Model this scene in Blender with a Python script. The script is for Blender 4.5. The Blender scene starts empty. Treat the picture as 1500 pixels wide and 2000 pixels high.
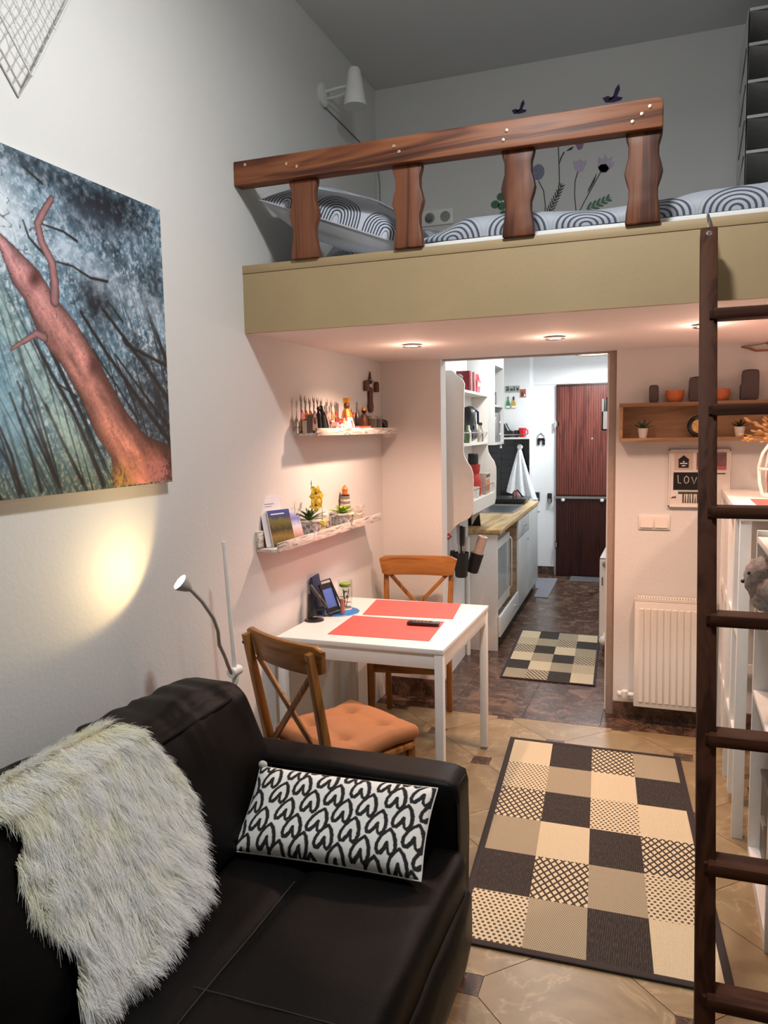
import bpy, bmesh, math, random
import numpy as np
from mathutils import Vector, Matrix, Euler, noise
random.seed(7)
rng = np.random.default_rng(7)
D, SC = bpy.data, bpy.context.scene
COL = SC.collection
PI = math.pi

# ------------------------------------------------------------------ camera
cam = D.cameras.new('camera'); camo = D.objects.new('camera', cam); COL.objects.link(camo)
cam.sensor_fit = 'VERTICAL'; cam.sensor_height = 36.0; cam.lens = 36.0 * 1520 / 2000
cam.clip_start = .02
camo.matrix_world = Matrix(((0.93863904, -0.01819638, 0.34442073, 0),
                            (0.34440227, 0.10313651, -0.93313983, 0),
                            (-0.01854259, 0.99450076, 0.10307483, 1.62),
                            (0, 0, 0, 1)))
SC.camera = camo

# ------------------------------------------------------------------ world and exposure
w = D.worlds.new('world'); SC.world = w; w.use_nodes = True
w.node_tree.nodes['Background'].inputs[0].default_value = (.03, .04, .06, 1)
w.node_tree.nodes['Background'].inputs[1].default_value = .3
vs = SC.view_settings
vs.view_transform = 'Standard'; vs.look = 'None'; vs.gamma = 1; vs.use_curve_mapping = False
vs.exposure = -0.14

# ------------------------------------------------------------------ lights
def lamp(name, typ, loc, energy, col, aim=None, **kw):
    l = D.lights.new(name, typ); o = D.objects.new(name, l); COL.objects.link(o)
    l.energy = energy; l.color = col; o.location = loc
    for k, v in kw.items(): setattr(l, k, v)
    if aim is not None:
        o.rotation_euler = (Vector(aim) - Vector(loc)).to_track_quat('-Z', 'Y').to_euler()
    return o
# ceiling pendant of the living room (outside the frame, above and beside the camera)
lamp('pendant_light', 'AREA', (-.35, 1.62, 3.30), 37, (.97, .985, .985), aim=(-.42, 1.55, 0), shape='DISK', size=.20)
lamp('pendant_glow', 'POINT', (-.35, 1.62, 3.22), 25, (.97, .985, .985), shadow_soft_size=.10)
# kitchen ceiling fixture
lamp('kitchen_light', 'AREA', (-.72, 7.95, 2.30), 31, (.93, .98, 1), aim=(-.72, 7.90, 0), shape='DISK', size=.30)
lamp('kitchen_light', 'AREA', (-.78, 5.25, 2.36), 17, (.93, .98, 1), aim=(-.80, 5.35, 0), shape='DISK', size=.30)
SPOTS = [(-1.17, 3.60, 2.03), (-.50, 3.62, 2.03), (.12, 3.50, 2.03), (.80, 3.52, 2.03)]
for i, s in enumerate(SPOTS):
    lamp('spot_light', 'SPOT', (s[0], s[1], 2.005), 62 if i == 0 else 44, (1, .62, .45), aim=(s[0] - (.22 if i == 0 else .06), s[1] + .05, 0), spot_size=math.radians(132), spot_blend=.75, shadow_soft_size=.022)
    lamp('spot_spill', 'POINT', (s[0], s[1], 1.955), 1.5, (1, .62, .46), shadow_soft_size=.025)

# ------------------------------------------------------------------ helpers
def S(r, g, b, a=1.0):
    f = lambda c: c / 12.92 if c <= .04045 else ((c + .055) / 1.055) ** 2.4
    return (f(r / 255), f(g / 255), f(b / 255), a)

class E:
    """one node socket with arithmetic"""
    def __init__(s, nt, sock): s.nt, s.k = nt, sock
    def op(s, o, b=None, c=None):
        n = s.nt.nodes.new('ShaderNodeMath'); n.operation = o
        s.nt.links.new(s.k, n.inputs[0])
        for i, x in ((1, b), (2, c)):
            if x is None: continue
            if isinstance(x, E): s.nt.links.new(x.k, n.inputs[i])
            else: n.inputs[i].default_value = x
        return E(s.nt, n.outputs[0])
    def __add__(s, b): return s.op('ADD', b)
    def __sub__(s, b): return s.op('SUBTRACT', b)
    def __mul__(s, b): return s.op('MULTIPLY', b)
    def __truediv__(s, b): return s.op('DIVIDE', b)
    def lt(s, b): return s.op('LESS_THAN', b)
    def gt(s, b): return s.op('GREATER_THAN', b)
    def sin(s): return s.op('SINE')
    def abs(s): return s.op('ABSOLUTE')
    def frac(s): return s.op('FRACT')
    def floor(s): return s.op('FLOOR')
    def max(s, b): return s.op('MAXIMUM', b)
    def min(s, b): return s.op('MINIMUM', b)
    def pow(s, b): return s.op('POWER', b)
    def clamp(s): return s.op('MAXIMUM', 0.0).op('MINIMUM', 1.0)

class Mat:
    def __init__(s, name, col=(.8, .8, .8, 1), rough=.5, metal=0.0, **kw):
        s.m = D.materials.new(name); s.m.use_nodes = True
        s.nt = s.m.node_tree; s.b = s.nt.nodes['Principled BSDF']
        s.b.inputs['Base Color'].default_value = col
        s.b.inputs['Roughness'].default_value = rough
        s.b.inputs['Metallic'].default_value = metal
        for k, v in kw.items(): s.b.inputs[k].default_value = v
        s.m.diffuse_color = col
    def n(s, t, **kw):
        x = s.nt.nodes.new('ShaderNode' + t)
        for k, v in kw.items():
            if k in x.inputs: x.inputs[k].default_value = v
            else: setattr(x, k, v)
        return x
    def co(s, kind='Object', scale=(1, 1, 1), rot=(0, 0, 0), loc=(0, 0, 0)):
        t = s.n('TexCoord'); m = s.n('Mapping')
        m.inputs['Scale'].default_value = scale; m.inputs['Rotation'].default_value = rot; m.inputs['Location'].default_value = loc
        s.nt.links.new(t.outputs[kind], m.inputs[0]); return m.outputs[0]
    def xyz(s, v):
        x = s.n('SeparateXYZ'); s.nt.links.new(v, x.inputs[0])
        return [E(s.nt, o) for o in x.outputs]
    def noise(s, v, scale=5, detail=4, rough=.5, dist=0):
        n = s.n('TexNoise', Scale=scale, Detail=detail, Roughness=rough, Distortion=dist)
        s.nt.links.new(v, n.inputs['Vector']); return E(s.nt, n.outputs[0])
    def voro(s, v, scale=5, feature='F1', out=0):
        n = s.n('TexVoronoi', feature=feature); n.inputs['Scale'].default_value = scale
        s.nt.links.new(v, n.inputs['Vector']); return E(s.nt, n.outputs[out])
    def ramp(s, e, stops):
        r = s.n('ValToRGB'); cr = r.color_ramp
        while len(cr.elements) < len(stops): cr.elements.new(.5)
        for el, (p, c) in zip(cr.elements, stops): el.position = p; el.color = c
        s.nt.links.new(e.k, r.inputs[0]); return r.outputs[0]
    def mix(s, e, a, b):
        x = s.n('Mix', data_type='RGBA')
        for i, v in ((6, a), (7, b)):
            if isinstance(v, tuple): x.inputs[i].default_value = v
            else: s.nt.links.new(v, x.inputs[i])
        if isinstance(e, E): s.nt.links.new(e.k, x.inputs[0])
        else: x.inputs[0].default_value = e
        return x.outputs[2]
    def color(s, sock): s.nt.links.new(sock, s.b.inputs['Base Color']); return s
    def rough(s, e): s.nt.links.new(e.k, s.b.inputs['Roughness']); return s
    def bump(s, e, strength=.2, dist=.01):
        b = s.n('Bump', Strength=strength, Distance=dist)
        s.nt.links.new(e.k, b.inputs['Height']); s.nt.links.new(b.outputs[0], s.b.inputs['Normal']); return s

def plain(name, col, rough=.5, metal=0.0, var=.06, scale=30, bump=0.0, bscale=200, **kw):
    m = Mat(name, col, rough, metal, **kw)
    v = m.co()
    if var:
        n = m.noise(v, scale, 3)
        lo = tuple(c * (1 - var) for c in col[:3]) + (1,); hi = tuple(min(1, c * (1 + var)) for c in col[:3]) + (1,)
        m.color(m.ramp(n, [(.3, lo), (.7, hi)]))
    if bump: m.bump(m.noise(v, bscale, 2), bump, .004)
    return m.m

def wood(name, dark, mid, light, axis=0, sc=1.0, rough=.45, bump=.15, spec=.4):
    m = Mat(name, mid, rough, **{'Specular IOR Level': spec})
    s = [14 * sc] * 3; s[axis] = 1.1 * sc
    v = m.co(scale=tuple(s))
    n1 = m.noise(v, 1.0, 3, .55, 1.2)
    s2 = [90 * sc] * 3; s2[axis] = 3 * sc
    n2 = m.noise(m.co(scale=tuple(s2)), 1.0, 2)
    ring = (n1 * 17.0).sin() * .5 + .5
    f = ring * .55 + n2 * .45
    m.color(m.ramp(f, [(.2, dark), (.5, mid), (.8, light)]))
    m.bump(f, bump, .003)
    return m.m

def emit(name, col, strength):
    m = Mat(name, col); m.b.inputs['Emission Color'].default_value = col; m.b.inputs['Emission Strength'].default_value = strength
    return m.m

def glass(name, col=(.9, .95, .93, 1), rough=.02):
    return Mat(name, col, rough, **{'Transmission Weight': 1.0, 'IOR': 1.25}).m

class G:
    """a bag of vertices and faces"""
    def __init__(s): s.v, s.f = [], []
    def add(s, vs, fs):
        o = len(s.v); s.v += [tuple(x) for x in vs]; s.f += [tuple(i + o for i in f) for f in fs]; return s
    def box(s, x0, y0, z0, x1, y1, z1):
        x0, x1 = sorted((x0, x1)); y0, y1 = sorted((y0, y1)); z0, z1 = sorted((z0, z1))
        return s.add([(x0, y0, z0), (x1, y0, z0), (x1, y1, z0), (x0, y1, z0), (x0, y0, z1), (x1, y0, z1), (x1, y1, z1), (x0, y1, z1)],
                     [(0, 3, 2, 1), (4, 5, 6, 7), (0, 1, 5, 4), (1, 2, 6, 5), (2, 3, 7, 6), (3, 0, 4, 7)])
    def bar(s, p, q, w, h, up=(0, 0, 1), w2=None, h2=None):
        """square bar from p to q, w across and h along up"""
        p, q = Vector(p), Vector(q); d = (q - p).normalized(); up = Vector(up)
        a = d.cross(up).normalized(); b = a.cross(d).normalized()
        w2 = w if w2 is None else w2; h2 = h if h2 is None else h2
        vs = [c + a * (sx * ww / 2) + b * (sy * hh / 2) for c, ww, hh in ((p, w, h), (q, w2, h2)) for sx, sy in ((-1, -1), (1, -1), (1, 1), (-1, 1))]
        return s.add(vs, [(0, 3, 2, 1), (4, 5, 6, 7), (0, 1, 5, 4), (1, 2, 6, 5), (2, 3, 7, 6), (3, 0, 4, 7)])
    def tube(s, pts, r, n=8, cap=True):
        pts = [Vector(p) for p in pts]; k = len(pts)
        rs = r if isinstance(r, (list, tuple)) else [r] * k
        t0 = (pts[1] - pts[0]).normalized()
        a = t0.cross(Vector((0, 0, 1)) if abs(t0.z) < .9 else Vector((1, 0, 0))).normalized()
        vs = []
        for i, p in enumerate(pts):
            t = (pts[min(i + 1, k - 1)] - pts[max(i - 1, 0)]).normalized()
            a = (a - t * a.dot(t)).normalized(); b = t.cross(a)
            vs += [p + (a * math.cos(2 * PI * j / n) + b * math.sin(2 * PI * j / n)) * rs[i] for j in range(n)]
        fs = [(i * n + j, i * n + (j + 1) % n, (i + 1) * n + (j + 1) % n, (i + 1) * n + j) for i in range(k - 1) for j in range(n)]
        if cap: fs += [tuple(range(n - 1, -1, -1)), tuple(range((k - 1) * n, k * n))]
        return s.add(vs, fs)
    def lathe(s, prof, c=(0, 0, 0), n=20, M=None, cap=True):
        """profile of (radius, height) turned about z at c; M turns it first"""
        vs, fs = [], []; c = Vector(c)
        for r, z in prof:
            for j in range(n):
                p = Vector((r * math.cos(2 * PI * j / n), r * math.sin(2 * PI * j / n), z))
                vs.append(c + (M @ p if M else p))
        k = len(prof)
        fs = [(i * n + j, i * n + (j + 1) % n, (i + 1) * n + (j + 1) % n, (i + 1) * n + j) for i in range(k - 1) for j in range(n)]
        if cap and prof[0][0] > 1e-6: fs.append(tuple(range(n - 1, -1, -1)))
        if cap and prof[-1][0] > 1e-6: fs.append(tuple(range((k - 1) * n, k * n)))
        return s.add(vs, fs)
    def prism(s, pts, off):
        """polygon of 3D points pushed along off"""
        n = len(pts); off = Vector(off); pts = [Vector(p) for p in pts]
        nrm = sum((pts[i].cross(pts[(i + 1) % n]) for i in range(n)), Vector())
        if nrm.dot(off) > 0: pts = pts[::-1]
        return s.add(pts + [p + off for p in pts], [tuple(range(n)), tuple(range(2 * n - 1, n - 1, -1))] + [(i, i + n, (i + 1) % n + n, (i + 1) % n) for i in range(n)])
    def ball(s, c, r, nu=12, nv=8, M=None):
        r = (r, r, r) if not isinstance(r, (tuple, list)) else r
        prof = [(math.sin(PI * i / nv), -math.cos(PI * i / nv)) for i in range(nv + 1)]
        g = G().lathe([(max(a, 1e-4), b) for a, b in prof], n=nu)
        vs = [Vector((x * r[0], y * r[1], z * r[2])) for x, y, z in g.v]
        return s.add([Vector(c) + (M @ v if M else v) for v in vs], g.f)
    def surf(s, fn, nu, nv):
        vs = [fn(i / nu, j / nv) for j in range(nv + 1) for i in range(nu + 1)]
        return s.add(vs, [(j * (nu + 1) + i, j * (nu + 1) + i + 1, (j + 1) * (nu + 1) + i + 1, (j + 1) * (nu + 1) + i) for j in range(nv) for i in range(nu)])
    def leaf(s, p, d, L, wd, up=(0, 0, 1), bend=.3, k=5, th=.0012):
        """a folded blade from p along d, drooping by bend"""
        p, d, up = Vector(p), Vector(d).normalized(), Vector(up)
        a = d.cross(up)
        a = a.normalized() if a.length > 1e-4 else Vector((1, 0, 0))
        nrm = a.cross(d).normalized(); vs = []
        for i in range(k + 1):
            t = i / k; c = p + d * (L * t) - nrm * (bend * L * t * t)
            ww = wd / 2 * max(.04, math.sin(PI * min(1, .18 + .82 * t)) ** .8)
            vs += [c - a * ww + nrm * ww * .35, c - nrm * th, c + a * ww + nrm * ww * .35, c + nrm * th]
        fs = []
        for i in range(k):
            o = 4 * i
            for j in range(4): fs.append((o + j, o + (j + 1) % 4, o + 4 + (j + 1) % 4, o + 4 + j))
        fs += [(3, 2, 1, 0), (4 * k, 4 * k + 1, 4 * k + 2, 4 * k + 3)]
        return s.add(vs, fs)
    def tf(s, M):
        s.v = [tuple(M @ Vector(x)) for x in s.v]; return s

def rbox(cx, cy, cz, sx, sy, sz, r=.03, n=10, puff=(0, 0, 0), wr=0.0, ws=6.0, M=None, nz=None, fn=None):
    """soft rounded box: n cuts a side, faces puffed out, wrinkled by noise"""
    g = G(); h = Vector((sx / 2, sy / 2, sz / 2)); r = min(r, *(h * .999)); nn = (n, n, nz or n)
    idx = {}
    def vert(p):
        k = (round(p[0], 5), round(p[1], 5), round(p[2], 5))
        if k in idx: return idx[k]
        q = Vector([p[i] * h[i] for i in range(3)])
        inn = Vector([max(-(h[i] - r), min(h[i] - r, q[i])) for i in range(3)])
        d = q - inn
        q2 = inn + (d.normalized() * r if d.length > 1e-9 else d)
        for a in range(3):
            if abs(p[a]) > .999 and puff[a]:
                b, c = [i for i in range(3) if i != a]
                q2[a] += math.copysign(puff[a] * ((1 - p[b] ** 2) * (1 - p[c] ** 2)) ** .6, p[a])
        if wr:
            nv = noise.noise_vector(q2 * ws + Vector((cx, cy, cz)) * 3)
            q2 += nv * wr
        if fn: q2 = fn(q2, p)
        if M: q2 = M @ q2
        idx[k] = len(g.v); g.v.append((q2[0] + cx, q2[1] + cy, q2[2] + cz)); return idx[k]
    for a in range(3):
        b, c = (a + 1) % 3, (a + 2) % 3
        for sgn in (-1, 1):
            for i in range(nn[b]):
                for j in range(nn[c]):
                    q = []
                    for (di, dj) in ((0, 0), (1, 0), (1, 1), (0, 1)):
                        p = [0, 0, 0]; p[a] = sgn; p[b] = -1 + 2 * (i + di) / nn[b]; p[c] = -1 + 2 * (j + dj) / nn[c]
                        q.append(vert(p))
                    g.f.append(tuple(q if sgn > 0 else q[::-1]))
    return g

FR = {}
def W(o): return FR.get(o.name, Matrix())
def thing(name, label, cat, loc=(0, 0, 0), rz=0.0, group=None):
    o = D.objects.new(name, None); COL.objects.link(o); o.location = loc; o.rotation_euler = (0, 0, rz)
    o.empty_display_size = .05
    o['label'] = label; o['category'] = cat
    if group: o['group'] = group
    FR[o.name] = Matrix.Translation(loc) @ Matrix.Rotation(rz, 4, 'Z')
    return o

def mesh(name, g, mat, smooth=30, bevel=0.0, seg=2):
    me = D.meshes.new(name); me.from_pydata(g.v, [], g.f); me.update()
    if bevel:
        bm = bmesh.new(); bm.from_mesh(me)
        es = [e for e in bm.edges if e.is_manifold and e.calc_face_angle(0) > .5]
        bmesh.ops.bevel(bm, geom=es, offset=bevel, segments=seg, profile=.5, affect='EDGES', clamp_overlap=True)
        bm.to_mesh(me); bm.free()
    if mat: me.materials.append(mat)
    if smooth:
        me.shade_smooth()
        me.set_sharp_from_angle(angle=math.radians(smooth))
    return me

def obj(name, g, mat, parent=None, local=False, label=None, cat=None, group=None, kind=None, smooth=30, bevel=0.0, seg=2):
    """one mesh object; vertices in room coordinates unless local"""
    if parent is not None:
        if not local:
            M = W(parent).inverted(); g.v = [tuple(M @ Vector(x)) for x in g.v]
        o = D.objects.new(name, mesh(name, g, mat, smooth, bevel, seg)); COL.objects.link(o); o.parent = parent
        FR[o.name] = W(parent)
    else:
        a = np.array(g.v); c = Vector(((a[:, 0].min() + a[:, 0].max()) / 2, (a[:, 1].min() + a[:, 1].max()) / 2, a[:, 2].min()))
        if local: c = Vector()
        g.v = [tuple(Vector(x) - c) for x in g.v]
        o = D.objects.new(name, mesh(name, g, mat, smooth, bevel, seg)); COL.objects.link(o); o.location = c
        FR[o.name] = Matrix.Translation(c)
    if label: o['label'] = label
    if cat: o['category'] = cat
    if group: o['group'] = group
    if kind: o['kind'] = kind
    return o

def kids(o): return [x for x in COL.objects if x.parent == o]
def dup(o, loc=None, rz=None, label=None, group=None, parent=None):
    c = o.copy(); COL.objects.link(c)
    if parent: c.parent = parent
    if loc is not None: c.location = loc
    if rz is not None: c.rotation_euler = (0, 0, rz)
    if label: c['label'] = label
    if group: c['group'] = group
    if parent is None: FR[c.name] = Matrix.Translation(c.location) @ Matrix.Rotation(c.rotation_euler.z, 4, 'Z')
    for k in kids(o): dup(k, parent=c)
    return c

def vcol(o, cols):
    """colours per vertex -> attribute 'paint'"""
    a = o.data.color_attributes.new('paint', 'FLOAT_COLOR', 'POINT')
    c = np.ones((len(o.data.vertices), 4), np.float32); c[:, :3] = cols
    a.data.foreach_set('color', c.ravel())
def painted(name, rough=.5, bump=0.0, bs=300):
    m = Mat(name, rough=rough); a = m.n('VertexColor', layer_name='paint')
    m.color(a.outputs[0])
    if bump: m.bump(m.noise(m.co(), bs, 2), bump, .003)
    return m.m
def lin(c):
    c = np.asarray(c, float) / 255.
    return np.where(c <= .04045, c / 12.92, ((c + .055) / 1.055) ** 2.4)
def vnoise(x, y, seed=0, oct=4):
    """value noise on numpy arrays"""
    r = np.random.default_rng(seed); out = 0; amp = 1; tot = 0
    for o in range(oct):
        T = r.random((64, 64)); xi = np.floor(x).astype(int); yi = np.floor(y).astype(int)
        fx = x - xi; fy = y - yi; fx = fx * fx * (3 - 2 * fx); fy = fy * fy * (3 - 2 * fy)
        t = lambda i, j: T[(xi + i) % 64, (yi + j) % 64]
        out = out + amp * ((t(0, 0) * (1 - fx) + t(1, 0) * fx) * (1 - fy) + (t(0, 1) * (1 - fx) + t(1, 1) * fx) * fy)
        tot += amp; amp *= .55; x = x * 2.03 + 7.1; y = y * 2.03 + 3.7
    return out / tot
# ------------------------------------------------------------------ materials
def wall_mat(name, col, strength=.22):
    m = Mat(name, col, .82); v = m.co()
    n = m.noise(v, 1.3, 2)
    m.color(m.ramp(n, [(.3, tuple(c * .97 for c in col[:3]) + (1,)), (.7, col)]))
    m.bump(m.noise(v, 62, 3) * .7 + m.noise(v, 190, 2) * .3, strength, .006)
    return m.m
M_WALL = wall_mat('wall_plaster', (.69, .69, .675, 1), .22)
M_CEIL = wall_mat('ceiling_plaster', (.70, .70, .68, 1), .12)
M_SOFF = wall_mat('soffit_paint', (.80, .79, .77, 1), .08)
M_KWALL = wall_mat('kitchen_wall_paint', (.82, .83, .84, 1), .12)
M_BEIGE = plain('beige_paint', S(165, 142, 105), .55, var=.05, scale=3, bump=.1, bscale=60)
M_WHITE = plain('white_lacquer', (.80, .80, .78, 1), .35, var=.02)
M_WHITE2 = plain('white_metal', (.82, .82, .80, 1), .3, var=.02)
M_BLACK = plain('black_plastic', (.012, .012, .013, 1), .35, var=.1)
M_CHROME = plain('chrome', (.75, .75, .76, 1), .18, 1.0, var=.03)
M_STEEL = plain('brushed_steel', (.55, .55, .56, 1), .32, 1.0, var=.05)
M_GREY = plain('grey_plastic', (.22, .22, .23, 1), .5, var=.1)
M_CERAM = plain('white_ceramic', (.78, .76, .72, 1), .35, var=.03)
M_TAUPE = plain('taupe_trim', S(160, 142, 130), .5, var=.05)
M_GLASS = glass('clear_glass')

def marble_tan():
    m = Mat('tan_marble', rough=.34); v = m.co('Object')
    oi = m.n('ObjectInfo'); ad = m.n('VectorMath', operation='ADD'); m.nt.links.new(v, ad.inputs[0])
    mul = m.n('VectorMath', operation='MULTIPLY'); mul.inputs[1].default_value = (37, 53, 0)
    cb = m.n('CombineXYZ'); m.nt.links.new(oi.outputs['Random'], cb.inputs[0]); m.nt.links.new(oi.outputs['Random'], cb.inputs[1])
    m.nt.links.new(cb.outputs[0], mul.inputs[0]); m.nt.links.new(mul.outputs[0], ad.inputs[1]); v = ad.outputs[0]
    n = m.noise(v, 5, 6, .6, .8)
    base = m.ramp(n, [(.22, S(120, 102, 73)), (.48, S(144, 124, 91)), (.75, S(162, 141, 107))])
    vein = (m.noise(v, 2.6, 5, .55, 1.2) - .5).abs()
    vm = m.ramp(vein, [(0, (.42, .42, .42, 1)), (.006, (.14, .14, .14, 1)), (.03, (0, 0, 0, 1))])
    x = m.n('Mix', data_type='RGBA'); m.nt.links.new(vm, x.inputs[0]); m.nt.links.new(base, x.inputs[6]); x.inputs[7].default_value = S(206, 180, 140)
    m.color(x.outputs[2]); return m.m
def marble_dark():
    m = Mat('dark_marble', rough=.26); v = m.co('Object')
    n = m.noise(v, 7, 6, .65, 1.0)
    base = m.ramp(n, [(.3, S(44, 31, 26)), (.5, S(80, 59, 48)), (.68, S(126, 100, 84))])
    vein = (m.noise(v, 6, 6, .6, 2.0) - .5).abs()
    vm = m.ramp(vein, [(0, (.5, .5, .5, 1)), (.008, (.15, .15, .15, 1)), (.03, (0, 0, 0, 1))])
    x = m.n('Mix', data_type='RGBA'); m.nt.links.new(vm, x.inputs[0]); m.nt.links.new(base, x.inputs[6]); x.inputs[7].default_value = S(160, 132, 110)
    m.color(x.outputs[2]); return m.m
M_TAN, M_DARK = marble_tan(), marble_dark()
M_GROUT = plain('grout', S(160, 132, 100), .8)
W_RAIL = wood('stained_pine', S(60, 27, 13), S(100, 52, 27), S(136, 82, 50), 0, .75, .5, .35)
W_RAILV = wood('stained_pine_upright', S(58, 28, 15), S(92, 49, 28), S(118, 70, 44), 2, .75, .5, .35)
W_LAD = wood('dark_stained_wood', S(44, 22, 12), S(59, 32, 19), S(72, 42, 27), 2, .8, .65, .12, .15)
W_LADX = wood('dark_stained_rung', S(44, 22, 12), S(59, 32, 19), S(72, 42, 27), 0, .8, .65, .12, .15)
W_CHAIR = wood('honey_pine', S(106, 64, 26), S(140, 90, 40), S(160, 108, 54), 2, .7, .38, .08)
W_CHAIRX = wood('honey_pine_across', S(106, 64, 26), S(140, 90, 40), S(160, 108, 54), 0, .7, .38, .08)
W_OAK = wood('light_oak', S(138, 106, 76), S(162, 128, 94), S(178, 144, 108), 0, .6, .45, .06)
W_TOP = wood('oak_worktop', S(176, 142, 92), S(204, 172, 118), S(220, 190, 138), 1, .7, .4, .05)

# ------------------------------------------------------------------ the room
LX, BY, FY, CZ, SZ, LZ = -1.635, 4.41, 2.834, 3.57, 2.03, 2.294
RX, NY = 1.75, -2.6
st = lambda n, g, m, p=None, **k: obj(n, g, m, p, kind=None if p else 'structure', **k)
st('wall_left', G().box(LX - .12, NY, 0, LX, BY, CZ), M_WALL)
st('wall_right', G().box(RX, NY, 0, RX + .12, BY, CZ), M_WALL)
st('wall_front', G().box(LX - .12, NY - .12, 0, RX + .12, NY, CZ), M_WALL)
st('wall_back', G().box(LX - .12, BY, 0, -1.263, BY + .11, SZ).box(-.28, BY, 0, RX + .12, BY + .11, SZ).box(LX - .12, BY, SZ, RX + .12, BY + .11, CZ), M_WALL)
st('ceiling', G().box(LX - .12, NY - .12, CZ, RX + .12, BY + .11, CZ + .1), M_CEIL)
loft = st('ceiling_loft', G().box(LX, FY + .018, SZ, RX, BY, LZ - .018), M_SOFF)
st('fascia', G().box(LX, FY, SZ - .004, RX, FY + .018, LZ - .034), M_BEIGE, loft)
st('fascia_strip', G().box(LX, FY - .003, LZ - .0325, RX, FY + .04, LZ), M_BEIGE, loft, bevel=.002)
st('loft_board', G().box(LX, FY + .04, LZ - .018, RX, BY, LZ - .002), M_BEIGE, loft)

# tan octagon tiles with small dark insets, laid on the diagonal
fl = st('floor', G().box(LX - .12, NY - .12, -.06, RX + .12, 4.232, -.006), M_GROUT)
def clip(poly, x0, x1, y0, y1):
    for ax, lim, sg in ((0, x0, 1), (0, x1, -1), (1, y0, 1), (1, y1, -1)):
        out = []
        for i in range(len(poly)):
            a, b = poly[i - 1], poly[i]; da, db = sg * (a[ax] - lim), sg * (b[ax] - lim)
            if (da >= 0) != (db >= 0):
                t = da / (da - db); out.append(tuple(a[k] + (b[k] - a[k]) * t for k in (0, 1)))
            if db >= 0: out.append(b)
        poly = out
        if not poly: return []
    return poly
e1 = Vector((.311, -.300)); e2 = Vector((.311, .318)); h = .043; dd = .0009
o0 = Vector((-.848, 3.615))
full_tile = full_dot = None
for i in range(-14, 22):
    for j in range(-14, 14):
        c = o0 + e1 * i + e2 * j
        if not (LX - .6 < c.x < RX + .6 and NY - .6 < c.y < 4.9): continue
        # a dot at the lattice point, a tile in the middle of the lattice cell
        for kind in (0, 1):
            if kind == 0:
                cc = c; loc_p = [(-h, -h), (h, -h), (h, h), (-h, h)]
            else:
                cc = c + (e1 + e2) / 2
                cor = [Vector((0, 0)) - (e1 + e2) / 2, e1 - (e1 + e2) / 2, (e1 + e2) / 2, e2 - (e1 + e2) / 2]
                loc_p = []
                for k in range(4):
                    q = cor[k]
                    for nb in (cor[k - 1], cor[(k + 1) % 4]):
                        d = (nb - q).normalized(); loc_p.append(q + d * (h * 1.414 + dd))
                cen = Vector((0, 0)); loc_p = [tuple(p * (1 - dd / .15)) for p in loc_p]
            pts = [(cc.x + x, cc.y + y) for x, y in loc_p]
            cl = clip(pts, LX, RX, NY, 4.230)
            if len(cl) < 3: continue
            whole = len(cl) == len(pts) and all(abs(a[0] - b[0]) + abs(a[1] - b[1]) < 1e-6 for a, b in zip(sorted(cl), sorted(pts)))
            nm, mt = (('inset_tile', M_DARK), ('tile', M_TAN))[kind]
            proto = (full_dot, full_tile)[kind]
            if whole and proto:
                o = D.objects.new(nm, proto.data); COL.objects.link(o); o.parent = fl; o.location = (cc.x - fl.location.x, cc.y - fl.location.y, -fl.location.z)
                continue
            g = G().prism([(x - cc.x, y - cc.y, 0) for x, y in cl], (0, 0, -.008))
            o = obj(nm, g, mt, fl, local=True, smooth=0, bevel=0)
            o.location = (cc.x - fl.location.x, cc.y - fl.location.y, -fl.location.z)
            if whole:
                if kind: full_tile = o
                else: full_dot = o
# dark marble floor of the kitchen, in square slabs
kf = st('floor_kitchen', G().box(LX - .5, 4.232, -.06, .2, 8.9, -.006), plain('dark_grout', S(40, 30, 25), .6))
for i in range(5):
    for j in range(11):
        x0, y0 = LX - .40 + i * .425, 4.233 + j * .425
        o = obj('slab', G().box(x0 + .0012, y0 + .0012, -.008, x0 + .4238, y0 + .4238, 0), M_DARK, kf, smooth=0)
for i in range(5):  # border slabs along the back wall to the right
    x0 = .09 + i * .425
    obj('slab', G().box(x0 + .0012, 4.2342, -.008, min(x0 + .4238, RX), BY, 0), M_DARK, kf, smooth=0)
st('baseboard_left', G().box(LX, BY - .012, 0, -1.263, BY, .115).box(-1.275, BY, 0, -1.263 + .012, BY + .11, .115), M_DARK)
st('baseboard_right', G().box(-.28, BY - .012, 0, RX, BY, .095), M_DARK)
st('trim_1', G().box(-.322, BY + .03, 0, -.28, BY + .11, SZ), M_TAUPE, bevel=.006)
st('trim_2', G().box(-1.263, BY + .04, SZ - .006, -.322, BY + .11, SZ), M_TAUPE, bevel=.003)

# ------------------------------------------------------------------ the kitchen shell
TH = math.radians(2.4)
KM = Matrix.Translation((-1.27, 4.42, 0)) @ Matrix.Rotation(TH, 4, 'Z')
def K(g): return g.tf(KM)
KZ = 2.42
st('wall_kitchen_left', K(G().box(-.60, .10, 0, -.06, 1.07, KZ).box(-.60, 1.07, 0, -.455, 4.3, KZ)), M_KWALL)
st('wall_kitchen_right', G().box(-.335, BY + .11, 0, -.235, 8.75, KZ), M_KWALL)
st('wall_kitchen_back', G().box(-1.42, 8.64, 0, -.235, 8.75, KZ), M_KWALL)
st('wall_kitchen_step', G().box(-2.1, 8.40, 0, -1.42, 8.75, KZ), M_KWALL)
st('ceiling_kitchen', G().box(-2.1, BY + .11, KZ, -.235, 8.75, KZ + .08), M_CEIL)
st('trim_3', G().box(-1.42, 8.628, 2.093, -.335, 8.64, 2.12), M_KWALL)
st('baseboard_kitchen', G().box(-1.419, 8.628, 0, -1.19, 8.64, .095), M_DARK)
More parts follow.
